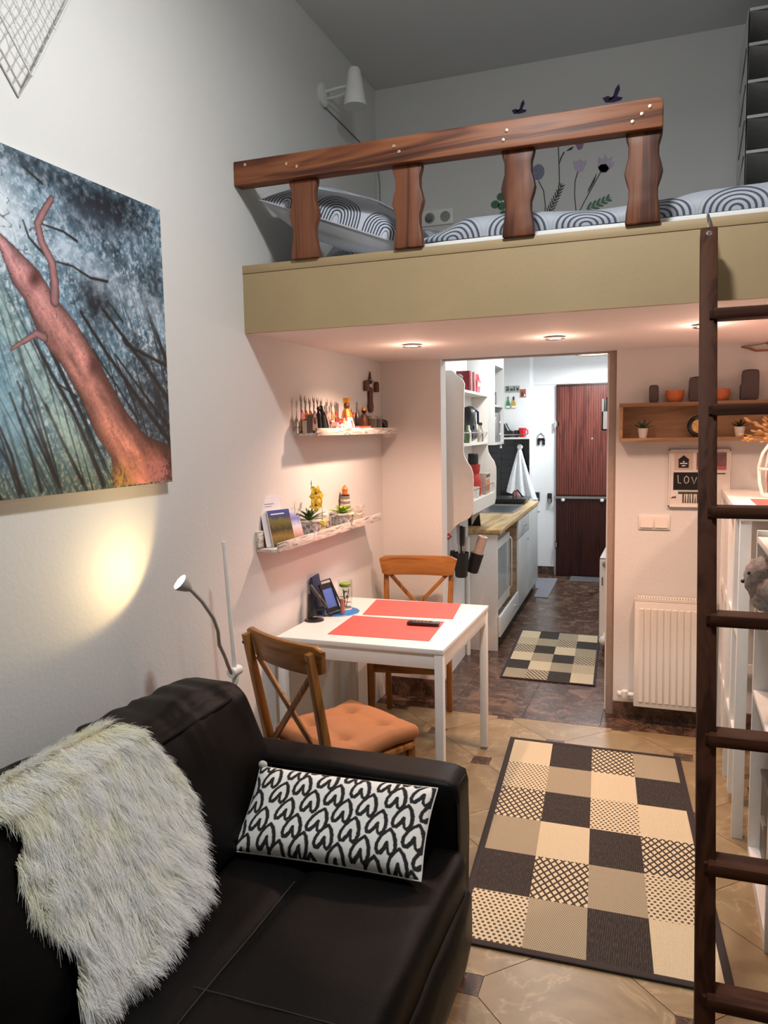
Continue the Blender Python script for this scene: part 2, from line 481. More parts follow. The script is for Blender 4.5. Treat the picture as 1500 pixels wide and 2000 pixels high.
# brown ribbed front door with a security bar
M_DOOR = wood('red_brown_veneer', S(74, 34, 28), S(98, 48, 40), S(112, 58, 48), 2, 1.4, .4, .05)
M_DOOR2 = wood('dark_brown_veneer', S(40, 17, 14), S(54, 24, 19), S(62, 29, 23), 2, 1.4, .35, .05)
dr = st('door_1', G().box(-1.168, 8.60, 0.004, -.40, 8.64, 2.085), M_DOOR2)
ribs = lambda z0, z1: [setattr(ribs, 'g', G())] + [ribs.g.box(-1.155 + k * .0252, 8.592, z0, -1.155 + k * .0252 + .0215, 8.60, z1) for k in range(29)]
ribs(.90, 2.06); o = obj('upper_slats', ribs.g, M_DOOR, dr, kind='stuff', label='red-brown vertical slats of the upper door half')
ribs(.02, .85); o = obj('lower_slats', ribs.g, M_DOOR2, dr, kind='stuff', label='darker brown vertical slats of the lower door half')
obj('security_bar', G().box(-1.19, 8.572, .858, -.40, 8.590, .882), M_STEEL, dr, label='steel bar across the door')
for x in (-1.09, -.68, -.55): obj('bar_bracket', G().lathe([(.02, 0), (.022, .012), (.012, .022)], (x, 8.59, .845), 10, Matrix.Rotation(PI / 2, 4, 'X')), M_WHITE2, dr)
for z in (1.62, .30): obj('hinge', G().tube([(-1.178, 8.592, z), (-1.178, 8.592, z + .09)], .012, 8).box(-1.178, 8.592, z + .02, -1.14, 8.600, z + .07), M_STEEL, dr)
obj('peephole', G().lathe([(.012, 0), (.012, .008), (.006, .01)], (-.79, 8.594, 1.50), 10, Matrix.Rotation(PI / 2, 4, 'X')), M_STEEL, dr)
obj('lock_rose', G().lathe([(.025, 0), (.025, .01), (.012, .03)], (-.565, 8.594, 1.72), 12, Matrix.Rotation(PI / 2, 4, 'X')), M_WHITE2, dr)

# recessed downlights
M_HOT = emit('downlight_glow', (1, .85, .72, 1), 9)
names = ['lit recessed downlight in the soffit above the small dining table', 'recessed downlight in the soffit before the kitchen doorway', 'recessed downlight in the soffit behind the ladder upright', 'recessed downlight in the soffit right of the ladder']
for (x, y, z), nm in zip(SPOTS, names):
    t = thing('downlight', nm, 'ceiling light', (x, y, z - .012), 0, 'downlights under the loft')
    obj('ring', G().lathe([(.036, .012), (.044, .008), (.046, .002), (.044, 0), (.034, .001), (.032, .010)], n=24, cap=False), M_CHROME, t, local=True)
    obj('bulb', G().lathe([(.031, .0115), (.031, .004), (.0001, .003)], n=20), M_HOT, t, local=True)
# ------------------------------------------------------------------ sofa
def leather():
    m = Mat('black_leather', (.0035, .0032, .0032, 1), .48); v = m.co()
    m.b.inputs['Specular IOR Level'].default_value = .11
    m.bump(m.voro(v, 420, 'F1') * .5 + m.noise(v, 14, 3) * 1.2, .22, .004)
    n = m.noise(v, 6, 3); m.rough(n * .16 + .34)
    return m.m
M_LEA = leather(); M_THR = plain('grey_thread', (.035, .035, .035, 1), .7)
sofa = thing('sofa', 'black leather sofa with a low arm beside the dining chair', 'sofa', (-1.05, 1.0, 0))
obj('base', G().box(-1.60, -.60, .03, -.575, 2.17, .26), M_LEA, sofa, bevel=.012)
def crease(q, p): return q
def seatfn(x0, y0):
    def f(q, p):
        X, Y = q.x + x0, q.y + y0
        if p[2] > .5:
            d1 = abs(X + .912); d2 = abs(Y - 1.315); d3 = abs(X + 1.42)
            for d in (d1, d2):
                q.z -= .010 * math.exp(-(d / .018) ** 2)
            q.z += .004 * math.sin(Y * 17 + X * 6) * math.exp(-((X + .72) / .2) ** 2)
        return q
    return f
obj('seat', rbox(-.945, .78, .335, .86, 2.54, .20, .035, 46, (0, 0, .012), .006, 7, nz=8, fn=seatfn(-.945, .78)), M_LEA, sofa, smooth=80)
obj('seat_front', rbox(-.53, .78, .24, .07, 2.5, .19, .03, 20, (.012, 0, 0), .004, 9, nz=6), M_LEA, sofa, smooth=80)
def thread(pts): return G().tube(pts, .0012, 5)
obj('seam', thread([(-.912 + .001 * math.sin(i), .3 + i * .06, .440) for i in range(25)]), M_THR, sofa, label='pale stitched seam')
obj('seam', thread([(-1.30 + i * .06, 1.315, .440) for i in range(14)]), M_THR, sofa, label='pale stitched seam')
# arm: leans out slightly, soft piped top edge
arm = rbox(-1.08, 2.125, .325, 1.06, .165, .59, .032, 24, (0, .006, .006), .004, 6, nz=14)
obj('arm', arm, M_LEA, sofa, smooth=80)
obj('arm_piping', G().tube([(-1.34, 2.047, .603), (-1.0, 2.046, .604), (-.62, 2.046, .603), (-.568, 2.055, .596), (-.556, 2.09, .60), (-.556, 2.16, .60)], .0035, 6), M_LEA, sofa)
obj('arm_piping', G().tube([(-.5535, 2.052, .56), (-.550, 2.050, .40), (-.552, 2.05, .20), (-.556, 2.05, .06)], .0035, 6), M_LEA, sofa)
obj('back', rbox(-1.535, .78, .40, .15, 2.80, .74, .03, 20, (0, 0, .006), .004, 6, nz=10), M_LEA, sofa, smooth=80)
def back_cushion(y0, y1, x, z1):
    def f(q, p):
        q.x -= .17 * (q.z / .4)          # leans back
        k = max(0, p[2]) ** 2
        q.x += .0045 * math.sin(q.y * 74 + 2.5 * math.sin(q.y * 23)) * k; q.z += .003 * math.sin(q.y * 58 + 1.3) * k
        return q
    return rbox(x, (y0 + y1) / 2, (z1 + .43) / 2, .20, y1 - y0, z1 - .43, .045, 40, (.03, 0, .02), .014, 7, fn=f)
obj('back_cushion', back_cushion(1.50, 2.135, -1.30, .835), M_LEA, sofa, smooth=80)
obj('back_cushion', back_cushion(.86, 1.49, -1.30, .835), M_LEA, sofa, smooth=80)
obj('back_cushion', back_cushion(.22, .85, -1.30, .835), M_LEA, sofa, smooth=80)
obj('cushion_piping', G().tube([(-1.266, 1.54, .800), (-1.258, 1.66, .806), (-1.255, 1.80, .808), (-1.258, 1.96, .806), (-1.270, 2.09, .798), (-1.275, 2.12, .76), (-1.225, 2.125, .60)], .0045, 6), M_LEA, sofa)
for x, y in ((-.66, 2.08), (-1.5, 2.08)): obj('foot', G().lathe([(.025, 0), (.03, .032)], (x, y, 0), 12), M_BLACK, sofa)

# ------------------------------------------------------------------ dining table
tb = thing('dining_table', 'small white dining table pushed against the left wall', 'table', (-1.21, 3.365, 0))
X0, X1, Y0, Y1 = -1.600, -.845, 2.945, 3.785
obj('tabletop', G().box(X0, Y0, .718, X1, Y1, .74), M_WHITE, tb, bevel=.003)
for nm, b in (('apron', (X0 + .02, Y0 + .008, .655, X1 - .02, Y0 + .022, .718)), ('apron', (X0 + .02, Y1 - .022, .655, X1 - .02, Y1 - .008, .718)),
              ('apron', (X0 + .008, Y0 + .02, .655, X0 + .022, Y1 - .02, .718)), ('apron', (X1 - .022, Y0 + .02, .655, X1 - .008, Y1 - .02, .718))):
    obj(nm, G().box(*b), M_WHITE, tb, bevel=.001)
for x in (X0 + .021, X1 - .021):
    for y in (Y0 + .021, Y1 - .021):
        obj('leg', G().bar((x, y, .012), (x, y, .7175), .036, .036, (0, 1, 0)), M_WHITE, tb, bevel=.003)
        obj('foot', G().box(x - .015, y - .015, 0, x + .015, y + .015, .012), M_GREY, tb)

# ------------------------------------------------------------------ chairs
def make_chair(label):
    t = thing('dining_chair', label, 'chair', group='cross-back dining chairs')
    pts = [(-.19, -.20), (-.16, -.215), (.16, -.215), (.19, -.20), (.215, .10), (.215, .17), (.20, .205), (.16, .22), (-.16, .22), (-.20, .205), (-.215, .17), (-.215, .10)]
    obj('seat', G().prism([(x, y, .425) for x, y in pts], (0, 0, .022)), W_CHAIRX, t, local=True, bevel=.006)
    for s in (-1, 1):
        g = G().bar((s * .178, -.245, 0), (s * .180, -.200, .44), .030, .034, (0, 1, 0)).bar((s * .180, -.200, .44), (s * .192, -.285, .885), .030, .034, (0, 1, 0), .026, .026)
        l = obj('rear_leg', g, W_CHAIR, t, local=True, bevel=.003)
        obj('bolt', G().lathe([(.006, 0), (.005, .002)], (s * .191, -.299, .855), 8, Matrix.Rotation(PI / 2, 4, 'X')), M_BLACK, l, local=True)
        obj('front_leg', G().bar((s * .185, .185, 0), (s * .185, .180, .425), .032, .032, (0, 1, 0), .038, .038), W_CHAIR, t, local=True, bevel=.003)
        obj('side_rail', G().box(s * .176, -.19, .36, s * .194, .17, .425), W_CHAIRX, t, local=True, bevel=.002)
        obj('cross_slat', G().bar((-s * .165, -.203, .452), (s * .165, -.253, .800), .022, .012, (0, 1, 0)), W_CHAIR, t, local=True, bevel=.002)
    obj('front_rail', G().box(-.17, .170, .35, .17, .188, .425), W_CHAIRX, t, local=True, bevel=.002)
    obj('rear_rail', G().box(-.165, -.208, .36, .165, -.190, .425), W_CHAIRX, t, local=True, bevel=.002)
    # curved top rail in front of the posts, wider at its top
    g = G(); n = 14; vs = []
    for i in range(n + 1):
        u = -1 + 2 * i / n
        for zz, hw, ty in ((.795, .205, .018), (.905, .226, .0)):
            e = max(0, abs(u) - .93) / .07
            x = u * hw; y = -.285 + .034 * u * u * 1.0 + ty
            z = zz - (.016 if zz > .85 else -.010) * e * e
            vs += [(x, y - .011, z), (x, y + .011, z)]
    fs = []
    for i in range(n):
        a, b = 4 * i, 4 * i + 4
        for q in ((0, 1), (1, 3), (3, 2), (2, 0)): fs.append((a + q[0], b + q[0], b + q[1], a + q[1]))
    fs += [(0, 1, 3, 2), (4 * n + 2, 4 * n + 3, 4 * n + 1, 4 * n)]
    g.add(vs, [f[::-1] for f in fs])
    obj('top_rail', g, W_CHAIRX, t, local=True, bevel=.004)
    return t
ch = make_chair('honey pine chair with tufted orange seat pad, behind the sofa arm')
def place(o, loc, rz):
    o.location = loc; o.rotation_euler = (0, 0, rz); FR[o.name] = Matrix.Translation(loc) @ Matrix.Rotation(rz, 4, 'Z')
place(ch, (-1.165, 2.635, 0), math.radians(-27))
dup(ch, (-1.315, 3.955, 0), math.radians(188), 'honey pine cross-back chair without pad at the far table side')
# tufted pad
M_PAD = plain('orange_cotton', S(170, 114, 74), .85, var=.05, scale=8, bump=.25, bscale=500)
def padfn(q, p):
    s = 1
    tx, ty = q.x / .105, q.y / .105
    d = min(math.hypot(q.x - a, q.y - b) for a in (-.095, .095) for b in (-.095, .095))
    k = math.exp(-(d / .030) ** 2)
    f = max(min(abs(q.x - .095), abs(q.x + .095)) , 0); f2 = min(abs(q.y - .095), abs(q.y + .095))
    cre = .35 * math.exp(-(f / .012) ** 2) + .35 * math.exp(-(f2 / .012) ** 2)
    q.z *= 1 - .72 * k - .25 * min(1, cre)
    return q
pad = thing('seat_pad', 'tufted orange-brown seat pad on the chair behind the sofa', 'seat cushion', (-1.165, 2.635, .447), math.radians(-27))
obj('cover', rbox(.015, .012, .036, .40, .40, .055, .024, 34, (0, 0, .016), .012, 6, nz=6, fn=padfn), M_PAD, pad, local=True, smooth=80)
for a in (-.095, .095):
    for b in (-.095, .095): obj('button', G().ball((a + .015, b + .012, .050), (.009, .009, .004), 10, 6), M_PAD, pad, local=True)

# ------------------------------------------------------------------ rugs
def weave(kind):
    m = Mat('rug_' + kind, rough=.9); v = m.co('Object'); x, y, z = m.xyz(v)
    cream, dark = S(220, 204, 170), S(38, 30, 30)
    yarn = (x * 900.0).sin() * .5 + .5
    if kind == 'cream': e = m.noise(v, 120, 2) * .25 - .05 + yarn * .06
    elif kind == 'dark': e = m.noise(m.co('Object', (300, 40, 1)), 1, 2) * .22 + .90 - yarn * .06
    elif kind == 'diamond':
        a = ((x + y * .62) * 36.0).frac() - .5; b = ((x - y * .62) * 36.0).frac() - .5
        e = a.abs().gt(.34).max(b.abs().gt(.34)) * .92 + .04
    elif kind == 'dots':
        r = (y * 58.0); row = r.floor(); fx = (x * 52.0 + row * .5).frac() - .5; fy = r.frac() - .5
        e = (fx * fx + fy * fy * .7).lt(.075) * .85 + .06
    else:
        r = (y * 150.0); fx = (x * 130.0 + r.floor() * .5).frac(); e = fx.gt(.45) * .45 + .20 + r.frac() * .12
    m.color(m.mix(e.clamp(), cream, dark)); m.bump(m.noise(v, 260, 2) + yarn * .5, .3, .004)
    return m.m
WV = {k: weave(k) for k in ('cream', 'dark', 'diamond', 'dots', 'grey')}
M_BIND = plain('dark_binding', S(48, 38, 37), .8, bump=.2)
def rug(label, corners, rows, piece, bw, th):
    """corners: far left, far right, near right, near left"""
    a, b, c, d = [Vector((x, y, 0)) for x, y in corners]
    t = thing('checked_rug', label, 'rug', ((a + c) / 2), math.atan2((b - a).y, (b - a).x), 'checked rugs')
    wdt = ((b - a).length + (c - d).length) / 2; L = ((d - a).length + (c - b).length) / 2
    obj('backing', G().box(-wdt / 2 + .004, -L / 2 + .004, 0.0005, wdt / 2 - .004, L / 2 - .004, th * .7), M_BIND, t, local=True)
    for g in (G().box(-wdt / 2, L / 2 - bw, .001, wdt / 2, L / 2, th * 1.25), G().box(-wdt / 2, -L / 2, .001, wdt / 2, -L / 2 + bw, th * 1.25),
              G().box(-wdt / 2, -L / 2, .001, -wdt / 2 + bw, L / 2, th * 1.2), G().box(wdt / 2 - bw, -L / 2, .001, wdt / 2, L / 2, th * 1.2)):
        obj('binding', g, M_BIND, t, local=True, bevel=.002)
    Mi = W(t).inverted()
    nr, nc = len(rows), 4; pw, pl = (wdt - 2 * bw) / nc, (L - 2 * bw) / nr
    for r, row in enumerate(rows):
        for k, ch_ in enumerate(row):
            x0 = -wdt / 2 + bw + k * pw; y1 = L / 2 - bw - r * pl
            obj('check', G().box(x0, y1 - pl, th * .6, x0 + pw, y1, th), WV[piece[ch_]], t, local=True, smooth=0)
    for o in kids(t):            # the rug lies slightly out of square
        for v_ in o.data.vertices:
            u, w_ = v_.co.x / wdt + .5, .5 - v_.co.y / L
            p = a.lerp(b, u).lerp(d.lerp(c, u), w_); q = Mi @ Vector((p.x, p.y, v_.co.z)); v_.co = q
        o.data.update()
    return t
P = {'c': 'cream', 'k': 'dark', 'x': 'diamond', 'o': 'dots', 'g': 'grey'}
rug('large black and cream checked rug in front of the sofa', ((-.765, 3.931), (.070, 3.927), (.205, 2.262), (-.628, 2.245)),
    ['ckxg', 'ogck', 'xkoc', 'gckx', 'kxgo', 'ogkc'], P, .026, .008)
rug('small black and cream checked rug on the dark kitchen floor', ((-1.108, 6.152), (-.490, 6.133), (-.417, 4.903), (-1.026, 4.911)),
    ['ckgc', 'ogxk', 'xkcg', 'cgkx', 'kcgo', 'gxkc'], P, .016, .007)

# ------------------------------------------------------------------ ladder
ld = thing('ladder', 'dark brown wooden ladder hooked on the beige loft edge', 'ladder', (.33, 2.02, 0))
def ly(z): return 2.035 + (2.742 - 2.035) * (z / 2.225)
for x0 in (.118, .520):
    g = G().bar((x0 - .008 if x0 < .3 else x0, ly(0), 0), (x0 - .018 if x0 < .3 else x0, ly(2.225), 2.225), .050, .075, (0, 1, .3))
    u = obj('stringer', g, W_LAD, ld, bevel=.004)
    zt = 2.225
    obj('hook', G().tube([(x0 - .018, ly(zt) - .0, zt - .03), (x0 - .018, ly(zt) + .005, zt + .020), (x0 - .018, ly(zt) + .03, zt + .055), (x0 - .018, FY - .02, LZ + .004), (x0 - .018, FY + .01, LZ + .012), (x0 - .018, FY + .05, LZ + .010)], .0045, 8)
        .lathe([(.010, 0), (.011, .006), (.004, .012)], (x0 - .018, ly(zt) - .035, zt - .012), 10, Matrix.Rotation(PI / 2, 4, 'X')), M_CHROME, u)
for z in (1.955, 1.665, 1.370, 1.075, .765, .450, .140):
    y = ly(z)
    obj('rung', G().box(.112, y - .062, z - .017, .530, y + .018, z + .017), W_LADX, ld, bevel=.006)
    obj('peg', G().box(.103, y - .050, z - .012, .112, y + .006, z + .012), W_LADX, ld)

# ------------------------------------------------------------------ loft railing
rl = thing('loft_railing', 'stained pine railing with wavy flat balusters on the loft edge', 'railing', (-.83, FY, LZ))
RAM = [(-1.632, 2.592), (-1.632, 2.683), (-.062, 2.679), (-.046, 2.674), (-.043, 2.66), (-.043, 2.590), (-.046, 2.585)]
obj('top_rail', G().prism([(x, FY - .045, z) for x, z in RAM], (0, .06, 0)), W_RAIL, rl, bevel=.006, seg=3)
half = [(0, .062), (.04, .058), (.085, .050), (.115, .050), (.145, .061), (.165, .066), (.19, .060), (.215, .052), (.25, .052), (.275, .060), (.295, .064)]
for xc, sc in ((-1.348, .95), (-.925, .92), (-.518, .92), (-.102, .93)):
    L_ = [(xc - w_ * sc, FY - .02, LZ + z) for z, w_ in half]; R_ = [(xc + w_ * sc, FY - .02, LZ + z) for z, w_ in half]
    obj('baluster', G().prism(R_ + L_[::-1], (0, .034, 0)), W_RAILV, rl, bevel=.006, seg=2)
M_SCREW = plain('brass_screw', (.75, .62, .42, 1), .3, 1.0)
for x, z in ((-1.356, 2.630), (-1.58, 2.665), (-1.40, 2.645), (-.945, 2.628), (-.965, 2.650), (-.553, 2.645), (-.565, 2.615), (-.083, 2.652), (-.108, 2.632), (-.137, 2.612)):
    obj('screw', G().lathe([(.0065, 0), (.006, .003), (.002, .004)], (x, FY - .045, z), 8, Matrix.Rotation(PI / 2, 4, 'X')), M_SCREW, rl)
# ------------------------------------------------------------------ forest canvas on the left wall
def poster():
    y0, y1, z0, z1 = 1.02, 2.255, 1.462, 2.364
    nu, nv = 470, 340
    g = G().surf(lambda u, v: (LX + .030, y0 + (y1 - y0) * u, z0 + (z1 - z0) * v), nu, nv)
    a = np.array(g.v); Y, Z = a[:, 1], a[:, 2]
    L = [(1.574, 2.093), (1.605, 2.022), (1.646, 1.98), (1.685, 1.894), (1.771, 1.814), (1.832, 1.725), (1.888, 1.624), (1.95, 1.554), (1.952, 1.465)]
    R = [(1.578, 2.139), (1.625, 2.113), (1.7, 2.068), (1.751, 2.011), (1.834, 1.943), (1.885, 1.888), (1.953, 1.797), (2.033, 1.695), (2.123, 1.622), (2.266, 1.581), (2.267, 1.469)]
    L = [(1.38, 2.30), (1.50, 2.18)] + L; R = [(1.42, 2.33), (1.50, 2.22)] + R
    def seg(pts, w0, w1=None):
        """distance to a polyline over its width, 0 in the middle, 1 at the edge"""
        w1 = w0 if w1 is None else w1; out = np.full(len(Y), 9.0); k = len(pts) - 1
        for i in range(k):
            (ax, ay), (bx, by) = pts[i], pts[i + 1]; dx, dy = bx - ax, by - ay
            t = np.clip(((Y - ax) * dx + (Z - ay) * dy) / (dx * dx + dy * dy), 0, 1)
            d = np.hypot(Y - ax - t * dx, Z - ay - t * dy) / (w0 + (w1 - w0) * (i + t) / k)
            out = np.minimum(out, d)
        return out
    def blob(cy, cz, r, ang=0, ry=None):
        ry = ry or r; c, s_ = math.cos(ang), math.sin(ang)
        u = (Y - cy) * c + (Z - cz) * s_; v = -(Y - cy) * s_ + (Z - cz) * c
        return np.exp(-(u / r) ** 2 - (v / ry) ** 2)
    mixc = lambda base, m, col: base * (1 - np.clip(m, 0, 1)[:, None]) + np.array(col, float) * np.clip(m, 0, 1)[:, None]
    # foliage: mottled blue-green with light between the leaves
    n1 = vnoise(Y * 9, Z * 9, 1, 3); n2 = vnoise(Y * 60, Z * 60, 2, 3); n3 = vnoise(Y * 140 + Z * 40, Z * 140, 3, 2)
    col = np.array([104, 138, 158.])[None] * (.6 + .7 * n1[:, None]) + (n2[:, None] - .5) * 150
    col = mixc(col, (n3 * .65 + n2 * .35 - .54) * 10 * (.4 + n1), (205, 216, 228))
    dark = blob(1.95, 2.28, .17, .2, .07) * 1.1 + blob(1.93, 2.03, .09) + blob(2.20, 2.10, .10, 1.2, .06) * .6 + blob(2.15, 2.27, .16) * .35 + blob(1.72, 2.34, .2, 0, .05) * .7 + blob(2.20, 1.70, .12, 1, .2) * .8
    col = mixc(col, dark * (.45 + 1.0 * (1 - n2)) * .95, (22, 28, 36))
    # beams of light from the upper left
    for (ay, az, by, bz, wd, st_, cc) in ((1.50, 2.24, 2.30, 1.99, .055, .75, (188, 204, 222)), (1.45, 2.30, 2.30, 2.19, .05, .35, (165, 190, 212)), (1.5, 2.15, 2.0, 1.86, .04, .45, (150, 180, 205)),
                                        (1.45, 2.2, 1.60, 1.52, .06, .75, (120, 170, 205)), (1.5, 2.05, 1.86, 1.50, .045, .7, (176, 204, 190)), (1.46, 1.9, 1.66, 1.5, .05, .5, (150, 196, 205)), (1.3, 2.3, 1.2, 1.5, .12, .6, (130, 176, 205))):
        m = np.exp(-(seg([(ay, az), (by, bz)], 1.0) / wd) ** 2) * st_ * (.55 + .6 * n2)
        col = mixc(col, m, cc)
    col = mixc(col, blob(1.50, 2.20, .16, -.7, .12) * 1.15, (232, 240, 246))
    # the undergrowth at the foot
    low = np.clip((1.66 - Z + (n1 - .5) * .12) / .2, 0, 1)
    col = mixc(col, low * .75 * (n2 * .9 + .35), (58, 66, 46)); col = mixc(col, low * (n3 > .62) * .6, (176, 170, 120))
    # fine trunks and twigs behind
    p_ = Y * .86 + Z * .5; q_ = Z * .86 - Y * .5
    st1 = vnoise(p_ * 140, q_ * 2.2, 21, 2); st2 = vnoise((Y * .95 + Z * .3) * 120, Z * 2.5, 22, 2)
    wgt = np.clip((2.12 - Z) / .35, 0, 1)
    col = mixc(col, (st1 - .62) * 9 * wgt * .75, (30, 32, 34)); col = mixc(col, (st2 - .64) * 8 * wgt * .7, (34, 38, 36))
    tw = np.abs(vnoise(Y * 16, Z * 16, 23, 3) - .5); col = mixc(col, (.012 - tw) * 60 * np.clip((Z - 1.8) / .2, 0, 1), (30, 34, 44))
    # thin leaning trunks
    thin = [[(1.67, 1.878), (1.732, 1.785), (1.798, 1.691), (1.852, 1.591), (1.909, 1.474)], [(1.602, 1.767), (1.646, 1.678), (1.693, 1.574), (1.728, 1.482)], [(1.574, 1.736), (1.621, 1.617), (1.66, 1.476)],
            [(1.535, 1.648), (1.566, 1.578), (1.59, 1.477)], [(1.853, 1.978), (1.958, 1.867), (2.076, 1.756), (2.256, 1.594)], [(1.952, 1.997), (2.051, 1.916), (2.16, 1.828), (2.257, 1.737)], [(1.993, 1.87), (2.133, 1.746), (2.26, 1.64)],
            [(1.697, 1.71), (1.753, 1.604), (1.82, 1.486)], [(1.62, 1.753), (1.615, 1.698), (1.673, 1.585), (1.722, 1.493)], [(2.033, 1.92), (2.05, 1.904), (2.255, 1.853)], [(1.669, 2.327), (1.733, 2.302)], [(1.724, 2.194), (1.802, 2.192), (1.854, 2.177)],
            [(1.751, 2.104), (1.832, 2.103), (1.901, 2.083), (1.976, 2.085)], [(1.657, 2.188), (1.673, 2.148), (1.724, 2.114)], [(1.892, 1.878), (1.986, 1.782), (2.088, 1.671)], [(1.971, 2.028), (2.038, 1.973)], [(1.745, 1.77), (1.817, 1.735)],
            [(1.40, 1.9), (1.44, 1.47)], [(1.30, 1.95), (1.31, 1.47)], [(1.2, 1.8), (1.17, 1.47)], [(1.1, 2.1), (1.06, 1.47)]]
    for i, t in enumerate(thin):
        wd = (.0065 if i in (0, 4, 5) else .0045) if i < 10 else .003
        col = mixc(col, 1.6 - seg(t, wd * .7, wd * 1.3), (28, 26, 24))
    col = mixc(col, blob(1.60, 1.75, .13, 0, .20) * .32 * (.5 + n2), (176, 206, 214)); col = mixc(col, blob(1.77, 1.62, .05, .9, .10) * .45 * (.5 + n2), (190, 214, 200))
    # the big leaning trunk
    def inside():
        ins = np.zeros(len(Y), bool); P_ = L + R[::-1]
        for i in range(len(P_)):
            (x1, z1_), (x2, z2_) = P_[i - 1], P_[i]
            if z1_ == z2_: continue
            c = ((z1_ > Z) != (z2_ > Z)) & (Y < (x2 - x1) * (Z - z1_) / (z2_ - z1_) + x1); ins ^= c
        return ins
    ins = inside(); dl, dr_ = seg(L, 1.0), seg(R, 1.0); f = dl / (dl + dr_ + 1e-6)
    along = np.clip((2.2 - Z) / .7, 0, 1)
    bark = vnoise(Y * 26 + Z * 20, (Y - Z) * 6, 5, 4); sp = vnoise(Y * 120, Z * 120, 6, 2)
    c_t = np.array([182, 134, 140.])[None] * (1 - along[:, None]) + np.array([180, 112, 88.])[None] * along[:, None]
    c_t = c_t * (.42 + .78 * np.clip(np.sin(np.clip(f, 0, 1) * PI), 0, 1)[:, None] ** .7) * (.50 + .90 * bark[:, None]) * (.86 + .28 * sp[:, None])
    c_t = np.where(((sp > .76) & (bark > .5))[:, None], c_t * .72, c_t)
    c_t = mixc(c_t, np.clip(f - .72, 0, 1) * 2.2 * (along > .5), (70, 36, 30))
    for cy, cz in ((1.686, 2.045), (1.90, 1.83)): c_t = mixc(c_t, blob(cy, cz, .022, -.7, .035), (90, 52, 50))
    col = np.where(ins[:, None], c_t, col)
    for pts, w0, w1 in (([(1.753, 1.996), (1.757, 2.048), (1.751, 2.098), (1.717, 2.147), (1.707, 2.19), (1.734, 2.232), (1.764, 2.27)], .018, .010), ([(1.706, 1.892), (1.679, 1.899), (1.644, 1.88), (1.59, 1.85)], .014, .005)):
        d = seg(pts, w0, w1); m = d < 1
        col = np.where(m[:, None], np.array([160, 116, 118.])[None] * (1.1 - .6 * np.clip(d, 0, 1)[:, None] ** 2) * (.75 + .4 * bark[:, None]), col)
    lv = blob(2.17, 1.50, .09, 0, .035) * (sp > .5); col = mixc(col, lv * 1.3, (196, 120, 118))
    col = mixc(col, blob(2.0, 1.48, .05, 0, .05) * (sp > .45) * .8, (190, 160, 60))
    o = thing('forest_canvas', 'large canvas print of a leaning pink tree trunk in a misty forest', 'picture', (LX, (y0 + y1) / 2, z0))
    p = obj('print', g, painted('forest_print', .55, .08, 400), o, smooth=0)
    vcol(p, lin(np.clip(col, 0, 255)))
    obj('canvas', G().box(LX + .001, y0, z0, LX + .0295, y1, z1), plain('canvas_edge', S(190, 186, 178), .8), o)
poster()

# ------------------------------------------------------------------ white wire decoration high on the wall
M_WIRE = plain('white_wire', S(205, 206, 205), .45, var=.02)
wd = thing('wire_wall_basket', 'white wire mesh basket hung point-down high on the left wall', 'wire basket', (LX, 1.7, 2.52))
tip, tl, tr = Vector((0, 1.708, 2.566)), Vector((0, 1.50, 2.80)), Vector((0, 2.03, 3.10))
X_ = Vector((LX + .040, 0, 0)); XB = Vector((LX + .004, 0, 0))
top = Vector((0, 1.85, 3.36))
obj('frame', G().tube([tip + X_, tl + X_, top + X_, tr + X_, tip + X_], .0030, 6), M_WIRE, wd)
tipb = tip + Vector((0, -.012, -.05)); tlb = tl + Vector((0, -.03, -.03))
obj('rear_frame', G().tube([tipb + XB, tlb + XB, top + XB + Vector((0, 0, .03)), tr + XB + Vector((0, .03, 0)), tipb + XB], .0026, 6), M_WIRE, wd)
g = G()
for i in range(1, 17):
    t = i / 17
    a = tip.lerp(tr, t) + X_; b = tl.lerp(top, t) + X_
    g.tube([a.lerp(b, k / 10) + Vector((-.004 * math.sin(k * 2.4 + i), .006 * math.sin(k * 1.9 + i * 1.3), 0)) for k in range(11)], .0013, 5)
for i in range(1, 13):
    t = i / 13
    a = tip.lerp(tl, t) + X_; b = tr.lerp(top, t) + X_
    g.tube([a.lerp(b, k / 10) + Vector((0, .006 * math.sin(k * 2.1 + i), .005 * math.cos(k * 1.7 + i))) for k in range(11)], .0011, 5)
for a, b in ((tip, tipb), (tl, tlb), (tr, tr), (top, top)): g.tube([a + X_, b + XB], .0016, 5)
for i in range(1, 12):
    t = i / 12; g.tube([tip.lerp(tr, t) + X_, tipb.lerp(tr + Vector((0, .03, 0)), t) + XB], .0012, 5)
    g.tube([tip.lerp(tl, t) + X_, tipb.lerp(tlb, t) + XB], .0012, 5)
obj('mesh_wires', g, M_WIRE, wd)

